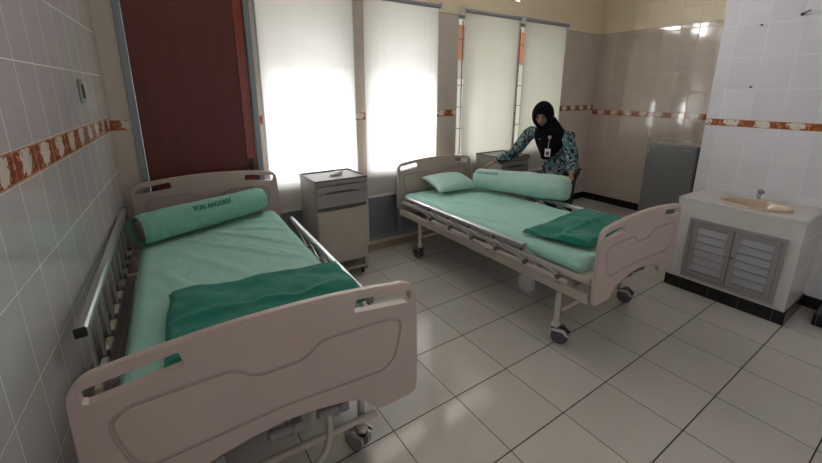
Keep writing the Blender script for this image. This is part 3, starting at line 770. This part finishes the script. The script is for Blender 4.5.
# ------------------------------------------------------------------ bedside cabinets
def cabinet(x0, y0, x1, y1, H, label, rz=0):
    t = empty('bedside_cabinet', ((x0 + x1) / 2, (y0 + y1) / 2, 0), rz); tag(t, label, 'bedside cabinet', 'bedside cabinets by the windows')
    w, d = (x1 - x0) / 2, (y1 - y0) / 2
    bm = bmesh.new(); F = -d + .02
    box(bm, -w + .006, w - .006, F, d - .004, .17, H - .045, .004); link('cabinet_body', bm, 'cabinet_side', t)
    bm = bmesh.new()
    for sx in (-1, 1):
        xa, xb = sorted((sx * (w - .008), sx * (w - .035)))
        box(bm, xa, xb, F + .004, F + .05, .05, .169); box(bm, xa, xb, d - .05, d - .01, .05, .169)
        box(bm, xa, xb, F + .004, d - .01, .05, .075)
    box(bm, -w + .008, w - .008, F + .01, d - .01, .076, .092); link('open_base_shelf', bm, 'cabinet_side', t)
    for sx in (-1, 1):
        for sy in (F + .04, d - .04):
            bm = bmesh.new(); x = sx * (w - .045); disc(bm, (x, sy, .022), (1, 0, 0), .0215, .018, 16, .003); box(bm, x - .014, x + .014, sy - .008, sy + .008, .03, .05); link('caster', bm, 'dark_plastic', t)
    bm = bmesh.new(); box(bm, -w, w, -d, d, H - .045, H - .012, .006, 3); tp = link('top_tray', bm, 'cabinet_grey', t)
    bm = bmesh.new(); L = .016
    box(bm, -w, w, -d, -d + L, H - .014, H, .004); box(bm, -w, w, d - L, d, H - .014, H, .004)
    box(bm, -w, -w + L, -d + L, d - L, H - .014, H, .003); box(bm, w - L, w, -d + L, d - L, H - .014, H, .003); link('tray_rim', bm, 'cabinet_dark', tp)
    # slide-out shelf, drawer, door; each with a dark scooped grip
    def front(name, za, zb, m, grip):
        bm = bmesh.new(); box(bm, -w + .012, w - .012, F - .016, F - .001, za, zb, .004); o = link(name, bm, m, t)
        bm = bmesh.new(); pts = []
        n = 12
        lo = [(-.145 + .29 * i / n, zb + .004 - (.0) ) for i in range(n + 1)]
        vs0 = []; 
        for i in range(n + 1):
            x = -.15 + .30 * i / n; h = grip * math.sin(PI * i / n) ** .5; vs0.append((x, h))
        va = [bm.verts.new((x, F - .019, zb - .001)) for x, h in vs0]; vb = [bm.verts.new((x, F - .019, zb + .001 + h)) for x, h in vs0]
        vc = [bm.verts.new((x, F - .006, zb + .001 + h)) for x, h in vs0]; vd = [bm.verts.new((x, F - .006, zb - .001)) for x, h in vs0]
        for q in ((va, vb), (vb, vc), (vc, vd), (vd, va)):
            for i in range(n): bm.faces.new((q[0][i], q[0][i + 1], q[1][i + 1], q[1][i]))
        bm.faces.new((va[0], vb[0], vc[0], vd[0])); bm.faces.new((va[-1], vb[-1], vc[-1], vd[-1]))
        link('grip', bm, 'cabinet_dark', o); return o
    front('slide_shelf', H - .105, H - .055, 'cabinet_grey', .0)
    front('drawer', H - .235, H - .120, 'cabinet_grey', .014)
    bm = bmesh.new(); box(bm, -w + .012, w - .012, F - .010, F - .001, H - .262, H - .237, .002); link('recess_strip', bm, 'cabinet_dark', t)
    front('door', .185, H - .265, 'cabinet_front', .018)
    return t
cabinet(.240, 1.585, .714, 1.985, .93, 'tall cream and grey cabinet on castors between the two beds')
cabinet(2.36, 1.56, 2.81, 1.985, .93, 'pale cabinet partly hidden behind the far bed, left of the nurse')
# white wrapped item on the near cabinet
bm = bmesh.new()
box(bm, -.055, .03, -.022, .02, 0, .022, .009, 3); box(bm, .0, .07, -.018, .03, .004, .034, .012, 3)
bmesh.ops.remove_doubles(bm, verts=bm.verts[:], dist=.001)
o = link('paper_packet', bm, 'white_card', None, True, 60); o.location = (.50, 1.78, .919); o.rotation_euler = (0, 0, .2)
tag(o, 'small crumpled white packet on the tray of the near cabinet', 'packet')

# ------------------------------------------------------------------ washbasin counter
cx0, cx1, cy0, cy1, ch = 2.80, PX - .001, -.79, -.015, .79
ct = empty('basin_counter', ((cx0 + cx1) / 2, (cy0 + cy1) / 2, 0)); tag(ct, 'white tiled washbasin counter with grey louvred cupboard doors', 'counter')
ox, oy = ct.location.x, ct.location.y
oy0, oy1, oz0, oz1 = -.725, -.12, .125, .635
def loc(bm): bmesh.ops.translate(bm, verts=bm.verts[:], vec=(-ox, -oy, 0))
bm = bmesh.new()
box(bm, cx0, cx1, cy0, oy0, 0, ch - .03); box(bm, cx0, cx1, oy1, cy1, 0, ch - .03); box(bm, cx0, cx1, oy0, oy1, 0, oz0); box(bm, cx0, cx0 + .1, oy0, oy1, oz1, ch - .03)
box(bm, cx1 - .03, cx1, oy0, oy1, oz0, ch - .03)
loc(bm); link('counter_body', bm, 'tiles_counter', ct)
bm = bmesh.new(); box(bm, cx0 - .004, cx1, cy0 - .004, cy1 + .004, ch - .03, ch, .004); loc(bm); top = link('counter_top', bm, 'tiles_counter', ct)
bx, by, ra, rb = 2.985, -.455, .155, .215
cb = bmesh.new()
vs = [cb.verts.new((bx - ox + (ra - .012) * math.cos(t), by - oy + (rb - .012) * math.sin(t), ch - .1)) for t in (2 * PI * k / 48 for k in range(48))]
f = cb.faces.new(vs); r = bmesh.ops.extrude_face_region(cb, geom=[f]); bmesh.ops.translate(cb, verts=[v for v in r['geom'] if isinstance(v, bmesh.types.BMVert)], vec=(0, 0, .2)); bmesh.ops.recalc_face_normals(cb, faces=cb.faces[:])
c = link('c', cb, 'basin'); c.location = ct.location; bpy.context.view_layer.update()
cut(top, c)
bm = bmesh.new(); prof = [(1.0, .0005), (1.01, .010), (.985, .018), (.93, .016), (.86, .0), (.78, -.05), (.62, -.095), (.35, -.115), (.08, -.12)]
rings = []
for s, z in prof: rings.append([bm.verts.new((bx - ox + ra * s * math.cos(t), by - oy + rb * s * math.sin(t), ch + z)) for t in (2 * PI * k / 56 for k in range(56))])
for a, b in zip(rings, rings[1:]):
    for k in range(56): bm.faces.new((a[k], a[(k + 1) % 56], b[(k + 1) % 56], b[k]))
bm.faces.new(rings[-1]); bs = link('wash_basin', bm, 'basin', ct, True, 60)
bm = bmesh.new(); disc(bm, (bx - ox, by - oy, ch - .118), (0, 0, 1), .02, .006, 20); link('drain', bm, 'chrome', bs)
tp = (3.175, -.425)
bm = bmesh.new(); disc(bm, (tp[0] - ox, tp[1] - oy, ch + .006), (0, 0, 1), .022, .012, 20, .002); tube(bm, [(tp[0] - ox, tp[1] - oy, ch + .01), (tp[0] - ox, tp[1] - oy, ch + .055)], .014, 16)
tube(bm, arc_pts([(tp[0] - ox, tp[1] - oy, ch + .04), (tp[0] - ox - .10, tp[1] - oy, ch + .055), (tp[0] - ox - .105, tp[1] - oy, ch + .035)], .02), .009, 12)
tap = link('tap', bm, 'chrome', ct, True, 40)
bm = bmesh.new(); disc(bm, (tp[0] - ox, tp[1] - oy - .004, ch + .072), (-.3, -.1, 1), .024, .026, 18, .006); link('tap_knob', bm, 'grey_plastic', tap, True, 40)
bm = bmesh.new(); box(bm, cx0 - .010, cx0 - .0005, cy0 - .012, cy1 + .004, 0, .10, .002); box(bm, cx0 - .004, cx1 - .0, cy0 - .012, cy0 - .0005, 0, .10, .002); loc(bm); link('skirting', bm, 'baseboard_black', ct)
bm = bmesh.new(); T = .028
for a in ((oy0, oy0 + T, oz0, oz1), (oy1 - T, oy1, oz0, oz1), (oy0 + T, oy1 - T, oz0, oz0 + T), (oy0 + T, oy1 - T, oz1 - T, oz1)): box(bm, cx0 - .012, cx0 + .03, a[0], a[1], a[2], a[3], .003)
loc(bm); link('cupboard_frame', bm, 'cupboard_alu', ct)
mid = (oy0 + oy1) / 2
for (a, b, s) in ((oy0 + T + .002, mid - .002, 1), (mid + .002, oy1 - T - .002, -1)):
    z0, z1 = oz0 + T + .002, oz1 - T - .002
    bm = bmesh.new(); S = .034
    for q in ((a, a + S, z0, z1), (b - S, b, z0, z1), (a + S, b - S, z0, z0 + S), (a + S, b - S, z1 - S, z1)): box(bm, cx0 - .008, cx0 + .018, q[0], q[1], q[2], q[3], .003)
    loc(bm); dd = link('cupboard_door', bm, 'cupboard_alu', ct)
    bm = bmesh.new(); n = 6; hh = (z1 - z0 - 2 * S) / n
    for k in range(n):
        zz = z0 + S + k * hh
        v = [bm.verts.new(p) for p in ((cx0 - .006, a + S, zz + .006), (cx0 - .006, b - S, zz + .006), (cx0 + .006, b - S, zz + hh - .001), (cx0 + .006, a + S, zz + hh - .001),
                                      (cx0 + .012, a + S, zz + .003), (cx0 + .012, b - S, zz + .003), (cx0 + .014, b - S, zz + hh - .001), (cx0 + .014, a + S, zz + hh - .001))]
        for fc in ((0, 1, 2, 3), (4, 5, 6, 7), (0, 1, 5, 4), (2, 3, 7, 6), (0, 3, 7, 4), (1, 2, 6, 5)): bm.faces.new([v[i] for i in fc])
    loc(bm); link('louvre_panel', bm, 'cupboard_slat', dd)
    bm = bmesh.new(); box(bm, cx0 + .0155, cx0 + .0175, a + S, b - S, z0 + S, z1 - S); loc(bm); link('backing', bm, 'cabinet_dark', dd)  # dark sheet added behind the slats to make their gaps dark
    bm = bmesh.new(); yk = (b - .017) if s == 1 else (a + .017); disc(bm, (cx0 - .018, yk, .40), (1, 0, 0), .011 if s == 1 else .007, .02, 14, .003); loc(bm); link('knob', bm, 'chrome', dd, True, 40)

# ------------------------------------------------------------------ refrigerator
fx0, fy0, fy1, fh = 4.20, .415, .945, 1.045
fr = empty('refrigerator', (fx0 + .27, (fy0 + fy1) / 2, 0)); tag(fr, 'small dark grey one-door refrigerator against the far right wall', 'refrigerator')
w = (fy1 - fy0) / 2
bm = bmesh.new(); box(bm, -.21, .25, -w, w, .02, fh - .02, .008); link('cabinet_body', bm, 'fridge_side', fr)
bm = bmesh.new(); box(bm, -.215, .25, -w, w, fh - .02, fh + .0, .006); link('top_panel', bm, 'fridge_top', fr)
bm = bmesh.new(); box(bm, -.27, -.212, -w + .002, w - .002, .07, fh - .012, .010, 3); dd = link('door', bm, 'fridge_front', fr)
bm = bmesh.new(); tube(bm, arc_pts([(-.268, w - .04, .68), (-.295, w - .04, .69), (-.297, w - .04, .95), (-.268, w - .04, .965)], .02), .008, 10); link('handle', bm, 'chrome', dd, True, 40)
bm = bmesh.new(); box(bm, -.272, -.2695, -w + .06, -w + .13, .985, .992); link('name_plate', bm, 'aluminium', dd)
for sx in (-.2, .2):
    for sy in (-1, 1):
        bm = bmesh.new(); disc(bm, (sx, sy * (w - .05), .0105), (0, 0, 1), .02, .021, 14); link('foot', bm, 'dark_plastic', fr)

# ------------------------------------------------------------------ nurse
def skin(verts, edges, root=0, sub=2):
    me = bpy.data.meshes.new('s'); me.from_pydata([v[0] for v in verts], edges, []); o = bpy.data.objects.new('s', me); C.objects.link(o)
    md = o.modifiers.new('k', 'SKIN'); md.use_smooth_shade = True; md.branch_smoothing = .6
    if not me.skin_vertices: me.skin_vertices.new() if hasattr(me.skin_vertices, 'new') else None
    for i, v in enumerate(verts):
        sv = me.skin_vertices[0].data[i]; r = v[1]; sv.radius = (r, r) if not isinstance(r, tuple) else r; sv.use_root = (i == root)
    o.modifiers.new('u', 'SUBSURF').levels = sub; o.modifiers['u'].render_levels = sub
    bake(o); return o
def join_remesh(objs, name, m, vox, smooth=4):
    bm = bmesh.new()
    for o in objs:
        me = o.data; b2 = bmesh.new(); b2.from_mesh(me); b2.transform(o.matrix_world)
        tmp = bpy.data.meshes.new('t'); b2.to_mesh(tmp); b2.free(); bm.from_mesh(tmp); bpy.data.meshes.remove(tmp)
    for o in objs: bpy.data.objects.remove(o)
    me = bpy.data.meshes.new(name); bm.to_mesh(me); bm.free(); o = bpy.data.objects.new(name, me); C.objects.link(o)
    md = o.modifiers.new('r', 'REMESH'); md.mode = 'VOXEL'; md.voxel_size = vox; md.use_smooth_shade = True
    if smooth: s = o.modifiers.new('s', 'SMOOTH'); s.iterations = smooth; s.factor = .5
    bake(o); o.data.materials.clear(); o.data.materials.append(M(m))
    for p in o.data.polygons: p.use_smooth = True
    return o
V = Vector
pel = V((2.86, 1.17, .86)); chest = V((2.70, 1.18, 1.16)); neckb = V((2.61, 1.18, 1.275)); headc = V((2.54, 1.22, 1.400))
# arms: her right arm (towards the window) and left arm (towards the basin)
sR, sL = V((2.60, 1.40, 1.228)), V((2.65, .99, 1.215))
hR, hL = V((2.19, 1.62, .86)), V((2.42, .75, .80))
eR, eL = V((2.50, 1.54, .965)), V((2.62, .885, .97))
wR = hR + (eR - hR).normalized() * .075; wL = hL + V((.035, .03, .075))
def body_verts(grow=0):
    Vv = [(pel, (.145 + grow, .12 + grow)), (pel.lerp(chest, .45), (.118 + grow, .10 + grow)), (chest, (.125 + grow, .11 + grow)), (neckb, .055), (neckb.lerp(headc, .55), .047)]
    return Vv
bv = body_verts(); be = [(0, 1), (1, 2), (2, 3), (3, 4)]
def chain(st, pts):
    k = st
    for p in pts: bv.append(p); be.append((k, len(bv) - 1)); k = len(bv) - 1
    return k
chain(2, [(sR, .052), (eR, .038), (wR, .025)]); chain(2, [(sL, .052), (eL, .038), (wL, .025)])
for s in (-1, 1):
    hip = pel + V((.0, s * .085, -.05)); chain(0, [(hip, .085), (V((2.845, 1.17 + s * .095, .46)), .055), (V((2.88, 1.17 + s * .10, .09)), .036), (V((2.80, 1.17 + s * .11, .045)), .034), (V((2.70, 1.17 + s * .115, .03)), .025)])
B = skin(bv, be, 0, 2)
def hand(wrist, hc, dirv, palm_n, thumb_side):
    """palm and five curled fingers"""
    dirv = dirv.normalized(); n = palm_n - dirv * palm_n.dot(dirv); n.normalize(); sd = dirv.cross(n).normalized() * thumb_side
    vs = [(wrist, (.022, .018)), (wrist + dirv * .035, (.032, .016)), (wrist + dirv * .07, (.036, .014))]; es = [(0, 1), (1, 2)]
    o1 = skin(vs, es, 0, 2); obs = [o1]
    for i, (off, L) in enumerate(((.030, .068), (.010, .076), (-.010, .070), (-.029, .055))):
        b = wrist + dirv * .065 + sd * off; p = [b]; dd = dirv.copy()
        for k, fr_ in enumerate((.45, .3, .25)):
            dd = (dd + n * (.28 + .1 * k)).normalized(); p.append(p[-1] + dd * L * fr_)
        f = [(q, (.0095 - .001 * k)) for k, q in enumerate(p)]; obs.append(skin(f, [(0, 1), (1, 2), (2, 3)], 0, 1))
    b = wrist + dirv * .02 + sd * .018; p = [b, b + sd * .028 + dirv * .022 + n * .006, b + sd * .038 + dirv * .05 + n * .016, b + sd * .036 + dirv * .073 + n * .026]
    obs.append(skin([(q, .012 - .0015 * k) for k, q in enumerate(p)], [(0, 1), (1, 2), (2, 3)], 0, 1))
    return obs
handsR = hand(wR, hR, (hR - wR), V((.1, -.2, -1)), -1)
handsL = hand(wL, hL, (hL - wL) + V((-.03, 0, -.03)), V((-1, .2, -.4)), 1)
# head
face = V((-.62, .30, -.72)).normalized()   # she looks down at the near end of the bolster
face = V((-.86, -.36, -.40)).normalized()
side = face.cross(V((0, 0, 1))).normalized(); upv = side.cross(face).normalized()
HM = Matrix((side, face, upv)).transposed().to_4x4(); HM.translation = headc
bm = bmesh.new(); bmesh.ops.create_uvsphere(bm, u_segments=48, v_segments=36, radius=1)
for v in bm.verts:
    x, y, z = v.co
    X, Y, Z = x * .072, y * .090, z * .108
    if z < 0: X *= 1 - .34 * (-z) ** 1.4; Y = Y * (1 - .18 * (-z)) + (.006 if y > 0 else .0)
    if y > 0:
        Y += .022 * math.exp(-(x / .13) ** 2 - ((z + .16) / .13) ** 2)          # nose tip
        Y += .009 * math.exp(-(x / .10) ** 2 - ((z - .05) / .16) ** 2)         # bridge
        for s in (-1, 1): Y -= .010 * math.exp(-((x - s * .40) / .19) ** 2 - ((z - .06) / .11) ** 2)
        Y += .008 * math.exp(-(x / .26) ** 2 - ((z + .43) / .08) ** 2)         # lips
        Y += .010 * math.exp(-(x / .3) ** 2 - ((z + .80) / .16) ** 2)         # chin
        Y += .004 * math.exp(-((abs(x) - .35) / .25) ** 2 - ((z - .22) / .06) ** 2)
    v.co = (X, Y, Z)
hd_me = bpy.data.meshes.new('h'); bm.transform(HM); bm.to_mesh(hd_me); bm.free(); hd = bpy.data.objects.new('h', hd_me); C.objects.link(hd)
person = join_remesh([B, hd] + handsR + handsL, 'person', 'skin', .0055, 2)
tag(person, 'person in a black hijab and teal batik tunic leaning over the far bed', 'person')
def hp(x, y, z): return HM @ V((x, y, z))
# eyes (lowered lids with lashes), brows, lips
for s in (-1, 1):
    bm = bmesh.new(); tube(bm, [hp(s * (.014 + .028 * t), .083 - .010 * t * t - .0, .004 - .006 * math.sin(PI * t)) for t in (0, .25, .5, .75, 1)], .0022, 8, True, [.001, .0024, .0028, .0024, .001]); link('eye', bm, 'eye_dark', person, True)
    bm = bmesh.new(); tube(bm, [hp(s * (.012 + .034 * t), .092 - .012 * t * t, .024 + .006 * math.sin(PI * t)) for t in (0, .3, .6, 1)], .002, 8, True, [.002, .003, .0025, .001]); link('eyebrow', bm, 'eye_dark', person, True)
bm = bmesh.new(); tube(bm, [hp(.022 * t, .0905 - .006 * t * t, -.046 + .001 * abs(t)) for t in (-1, -.5, 0, .5, 1)], .004, 10, True, [.001, .004, .0045, .004, .001]); link('lips', bm, 'lips', person, True)
# tunic
tv = [(pel + V((-.06, 0, -.26)), (.12, .14)), (pel + V((-.05, 0, -.12)), (.135, .16)), (pel + V((-.03, 0, 0)), (.14, .15)), (pel.lerp(chest, .45), (.145, .125)), (chest, (.145, .125)), (chest.lerp(neckb, .7), (.09, .08))]
te = [(0, 1), (1, 2), (2, 3), (3, 4), (4, 5)]
def tch(st, pts):
    k = st
    for p in pts: tv.append(p); te.append((k, len(tv) - 1)); k = len(tv) - 1
tch(4, [(sR, .078), (sR.lerp(eR, .5), .072), (eR, .066), (eR.lerp(wR, .55), .056), (wR + (eR - wR) * .10, .048)])
tch(4, [(sL, .078), (sL.lerp(eL, .5), .072), (eL, .066), (eL.lerp(wL, .55), .056), (wL + (eL - wL) * .12, .048)])
t1 = skin(tv, te, 1, 2)
tun = join_remesh([t1], 'tunic', 'batik', .009, 3)
for v in tun.data.vertices:
    n = noise.noise(v.co * 9) * .007 + noise.noise(V((v.co.x * 22, v.co.y * 22, v.co.z * 9))) * .004
    v.co += v.normal * n
tun.parent = person
# trousers and shoes
tv = [(pel + V((0, 0, -.04)), (.135, .12))]; te = []
for s in (-1, 1):
    hip = pel + V((0, s * .085, -.10)); k = 0
    for p in [(hip, .10), (V((2.845, 1.17 + s * .095, .46)), .082), (V((2.88, 1.17 + s * .10, .10)), .068)]:
        tv.append(p); te.append((k, len(tv) - 1)); k = len(tv) - 1
tr = join_remesh([skin(tv, te, 0, 2)], 'trousers', 'trousers', .011, 3); tr.parent = person
for s in (-1, 1):
    o = join_remesh([skin([(V((2.90, 1.17 + s * .10, .045)), .043), (V((2.80, 1.17 + s * .11, .045)), .044), (V((2.70, 1.17 + s * .115, .038)), (.043, .034))], [(0, 1), (1, 2)], 0, 2)], 'shoe', 'dark_plastic', .008, 2)
    for v in o.data.vertices: v.co.z = max(v.co.z, .001)
    o.parent = person
# hijab: hood round the face plus a cape over shoulders and chest
bm = bmesh.new(); bmesh.ops.create_uvsphere(bm, u_segments=56, v_segments=44, radius=1)
for v in bm.verts:
    x, y, z = v.co; X, Y, Z = x * .094, y * .116, z * .130 + .002
    if y < 0: Y *= 1.12; 
    if z < 0: X *= 1 + .02 * z
    n = .003 * noise.noise(V((x * 4, y * 4, z * 4))); v.co = (X * (1 + n * 10), Y, Z)
# face opening
rem = [f for f in bm.faces if (lambda c: c.y > .02 and ((c.x / .064) ** 2 + ((c.z + .020) / .088) ** 2) < 1)(f.calc_center_median())]
bmesh.ops.delete(bm, geom=rem, context='FACES')
# draw the rim in towards the face
for e in bm.edges:
    if len(e.link_faces) == 1:
        for v in e.verts: v.tag = True
for v in bm.verts:
    if v.tag: v.co.y = min(v.co.y, .078 - 2.5 * v.co.x ** 2 * 4 + .010); v.co.x *= 1.0
bm.transform(HM)
bmesh.ops.recalc_face_normals(bm, faces=bm.faces[:]); hood_me = bpy.data.meshes.new('hh'); bm.to_mesh(hood_me); bm.free(); hood = bpy.data.objects.new('hh', hood_me); C.objects.link(hood)
so = hood.modifiers.new('s', 'SOLIDIFY'); so.thickness = .012; so.offset = -1; bake(hood)
# cape as lofted rings
bm = bmesh.new(); rings = []
cap = [(neckb.lerp(headc, .85) + V((.052, .018, 0)), .072, .104, 0), (neckb.lerp(headc, .40) + V((.040, .01, 0)), .088, .112, 0), (neckb.lerp(headc, .08) + V((.020, 0, 0)), .100, .126, 0), (neckb + V((.01, 0, -.02)), .115, .145, 0), (chest.lerp(neckb, .5), .145, .205, 0), (chest + V((-.005, 0, -.01)), .160, .215, 0), (chest + V((.0, 0, -.10)), .166, .185, 1.3), (chest + V((.025, 0, -.21)), .168, .12, 2)]
na = 56
for i, (c, ra_, rb_, fl) in enumerate(cap):
    ring = []
    for k in range(na):
        a = 2 * PI * k / na; x, y = math.cos(a), math.sin(a)      # x<0 : front
        front = max(0, -x)
        zz = 0
        rx, ry = ra_, rb_
        if fl >= 1: zz = (.02 + .09 * fl) * (1 - front ** .8) + (.05 if x > 0 else 0)   # hem rises at back and sides
        wv = 1 + .03 * math.sin(a * 9 + i) * (i / 6) + .03 * noise.noise(V((x * 3, y * 3, i * .8)))
        tilt = -.28 * x * rx if i < 2 else -.15 * x * rx
        ring.append(bm.verts.new(c + V((x * rx * wv, y * ry * wv, zz + tilt * 0))))
    rings.append(ring)
for a, b in zip(rings, rings[1:]):
    for k in range(na): bm.faces.new((a[k], a[(k + 1) % na], b[(k + 1) % na], b[k]))
bmesh.ops.recalc_face_normals(bm, faces=bm.faces[:]); cm = bpy.data.meshes.new('cc'); bm.to_mesh(cm); bm.free(); cape = bpy.data.objects.new('cc', cm); C.objects.link(cape)
s1 = cape.modifiers.new('u', 'SUBSURF'); s1.levels = 1; so = cape.modifiers.new('s', 'SOLIDIFY'); so.thickness = .012; so.offset = -1; bake(cape)
bm = bmesh.new(); bm.from_mesh(hood.data); bm.from_mesh(cape.data); bpy.data.objects.remove(hood); bpy.data.objects.remove(cape)
hij = link('hijab', bm, 'hijab', person, True, 80)
# badge on a lanyard hanging from the chest, and a round clip
bo = chest + V((-.175, -.075, -.02))
bm = bmesh.new(); tube(bm, [bo + V((0, 0, .05)), bo + V((-.015, 0, -.065))], .003, 8); bl = link('badge_strap', bm, 'pink_clip', person)
bm = bmesh.new(); disc(bm, bo + V((-.002, 0, .05)), (1, .3, 0), .017, .010, 18, .003); link('badge_clip', bm, 'pink_clip', person, True, 40)
bm = bmesh.new(); box(bm, -.027, .027, -.003, .003, -.04, .04, .0015)
RMt = Matrix.Translation(bo + V((-.016, 0, -.105))) @ Matrix.Rotation(math.radians(-58), 4, 'Z'); bm.transform(RMt); bd = link('identity_badge', bm, 'white_card', person)
bm = bmesh.new(); box(bm, -.015, .015, -.005, -.0034, -.028, .012); bm.transform(RMt); link('badge_photo', bm, 'badge_photo', bd)
bm = bmesh.new(); box(bm, -.03, .03, -.001, .001, -.006, .006); bm.transform(Matrix.Translation(chest + V((-.158, .070, .0))) @ Matrix.Rotation(math.radians(70), 4, 'Z')); link('name_pin', bm, 'grey_plastic', person)

# ------------------------------------------------------------------ light
w = bpy.data.worlds.new('World'); sc.world = w; w.use_nodes = True; nt = w.node_tree
bg = nt.nodes['Background']; sky = N(nt, 'ShaderNodeTexSky'); sky.sky_type = 'HOSEK_WILKIE'; sky.turbidity = 5; sky.sun_direction = (.3, -.6, .75)
nt.links.new(mixc(nt, .8, sky.outputs[0], (.93, .97, 1.0)), bg.inputs[0]); bg.inputs[1].default_value = .6
def area(name, loc, rot, sx, sy, e, col):
    l = bpy.data.lights.new(name, 'AREA'); l.shape = 'RECTANGLE'; l.size = sx; l.size_y = sy; l.energy = e; l.color = col
    o = bpy.data.objects.new(name, l); o.location = loc; o.rotation_euler = rot; C.objects.link(o); return o
R = math.radians
area('daylight_window_near', (.9, 2.62, 1.2), (R(-90), 0, 0), 2.0, .5, 66, (1, .965, .985))
area('daylight_window_far', (3.0, 3.1, 1.3), (R(-92), 0, 0), 2.0, 1.2, 20, (1, .97, .88))
area('added_clerestory_fill', (1.5, 2.42, 2.83), (R(-78), 0, 0), 3.1, .34, 150, (1, .95, .98))  # added fill behind the invented high windows, brightens room but not blinds
area('added_doorway_fill', (1.0, FY - .3, 1.3), (R(90), 0, 0), 1.4, 2.2, 2.5, (.92, .96, 1.0))  # weak added fill through the unseen rear doorway
area('added_side_fill', (LW(-2.5) - .25, -2.5, 1.6), (R(90), 0, R(-90)), 1.2, 1.5, 6, (.85, .92, 1.0))  # added fill through the unseen side opening, aimed across the room
sun = bpy.data.lights.new('sun', 'SUN'); sun.energy = 3; sun.angle = .02; so_ = bpy.data.objects.new('sun', sun); so_.rotation_euler = (R(-38), R(12), 0); so_.location = (0, 0, 6); C.objects.link(so_)
so_.rotation_euler = Vector((.25, .55, -.8)).to_track_quat('-Z', 'Y').to_euler()

# ------------------------------------------------------------------ camera
f, ppx, ppy = 387.0, 411., 189.16
yaw, pitch, roll = [math.radians(a) for a in (33.955, 14.263, .08)]
Fv = V((math.sin(yaw) * math.cos(pitch), math.cos(yaw) * math.cos(pitch), -math.sin(pitch))); r_ = V((math.cos(yaw), -math.sin(yaw), 0)); u_ = r_.cross(Fv)
rr = r_ * math.cos(roll) + u_ * math.sin(roll); uu = -r_ * math.sin(roll) + u_ * math.cos(roll)
cam = bpy.data.cameras.new('camera'); co = bpy.data.objects.new('camera', cam); C.objects.link(co)
mw = Matrix((rr, uu, -Fv)).transposed().to_4x4(); mw.translation = V((-2.01766 * .4, -3.37065 * .4, 4.10105 * .4)); co.matrix_world = mw
cam.sensor_width = 36; cam.lens = f / 822 * 36; cam.shift_y = -(231.5 - ppy) / 822; cam.clip_start = .02
sc.camera = co
sc.view_settings.view_transform = 'Standard'; sc.view_settings.look = 'None'; sc.view_settings.gamma = 1; sc.view_settings.exposure = 0.25; sc.view_settings.use_curve_mapping = False
sc.cycles.use_denoising = True; sc.cycles.max_bounces = 8; sc.cycles.diffuse_bounces = 5; sc.cycles.sample_clamp_indirect = 6
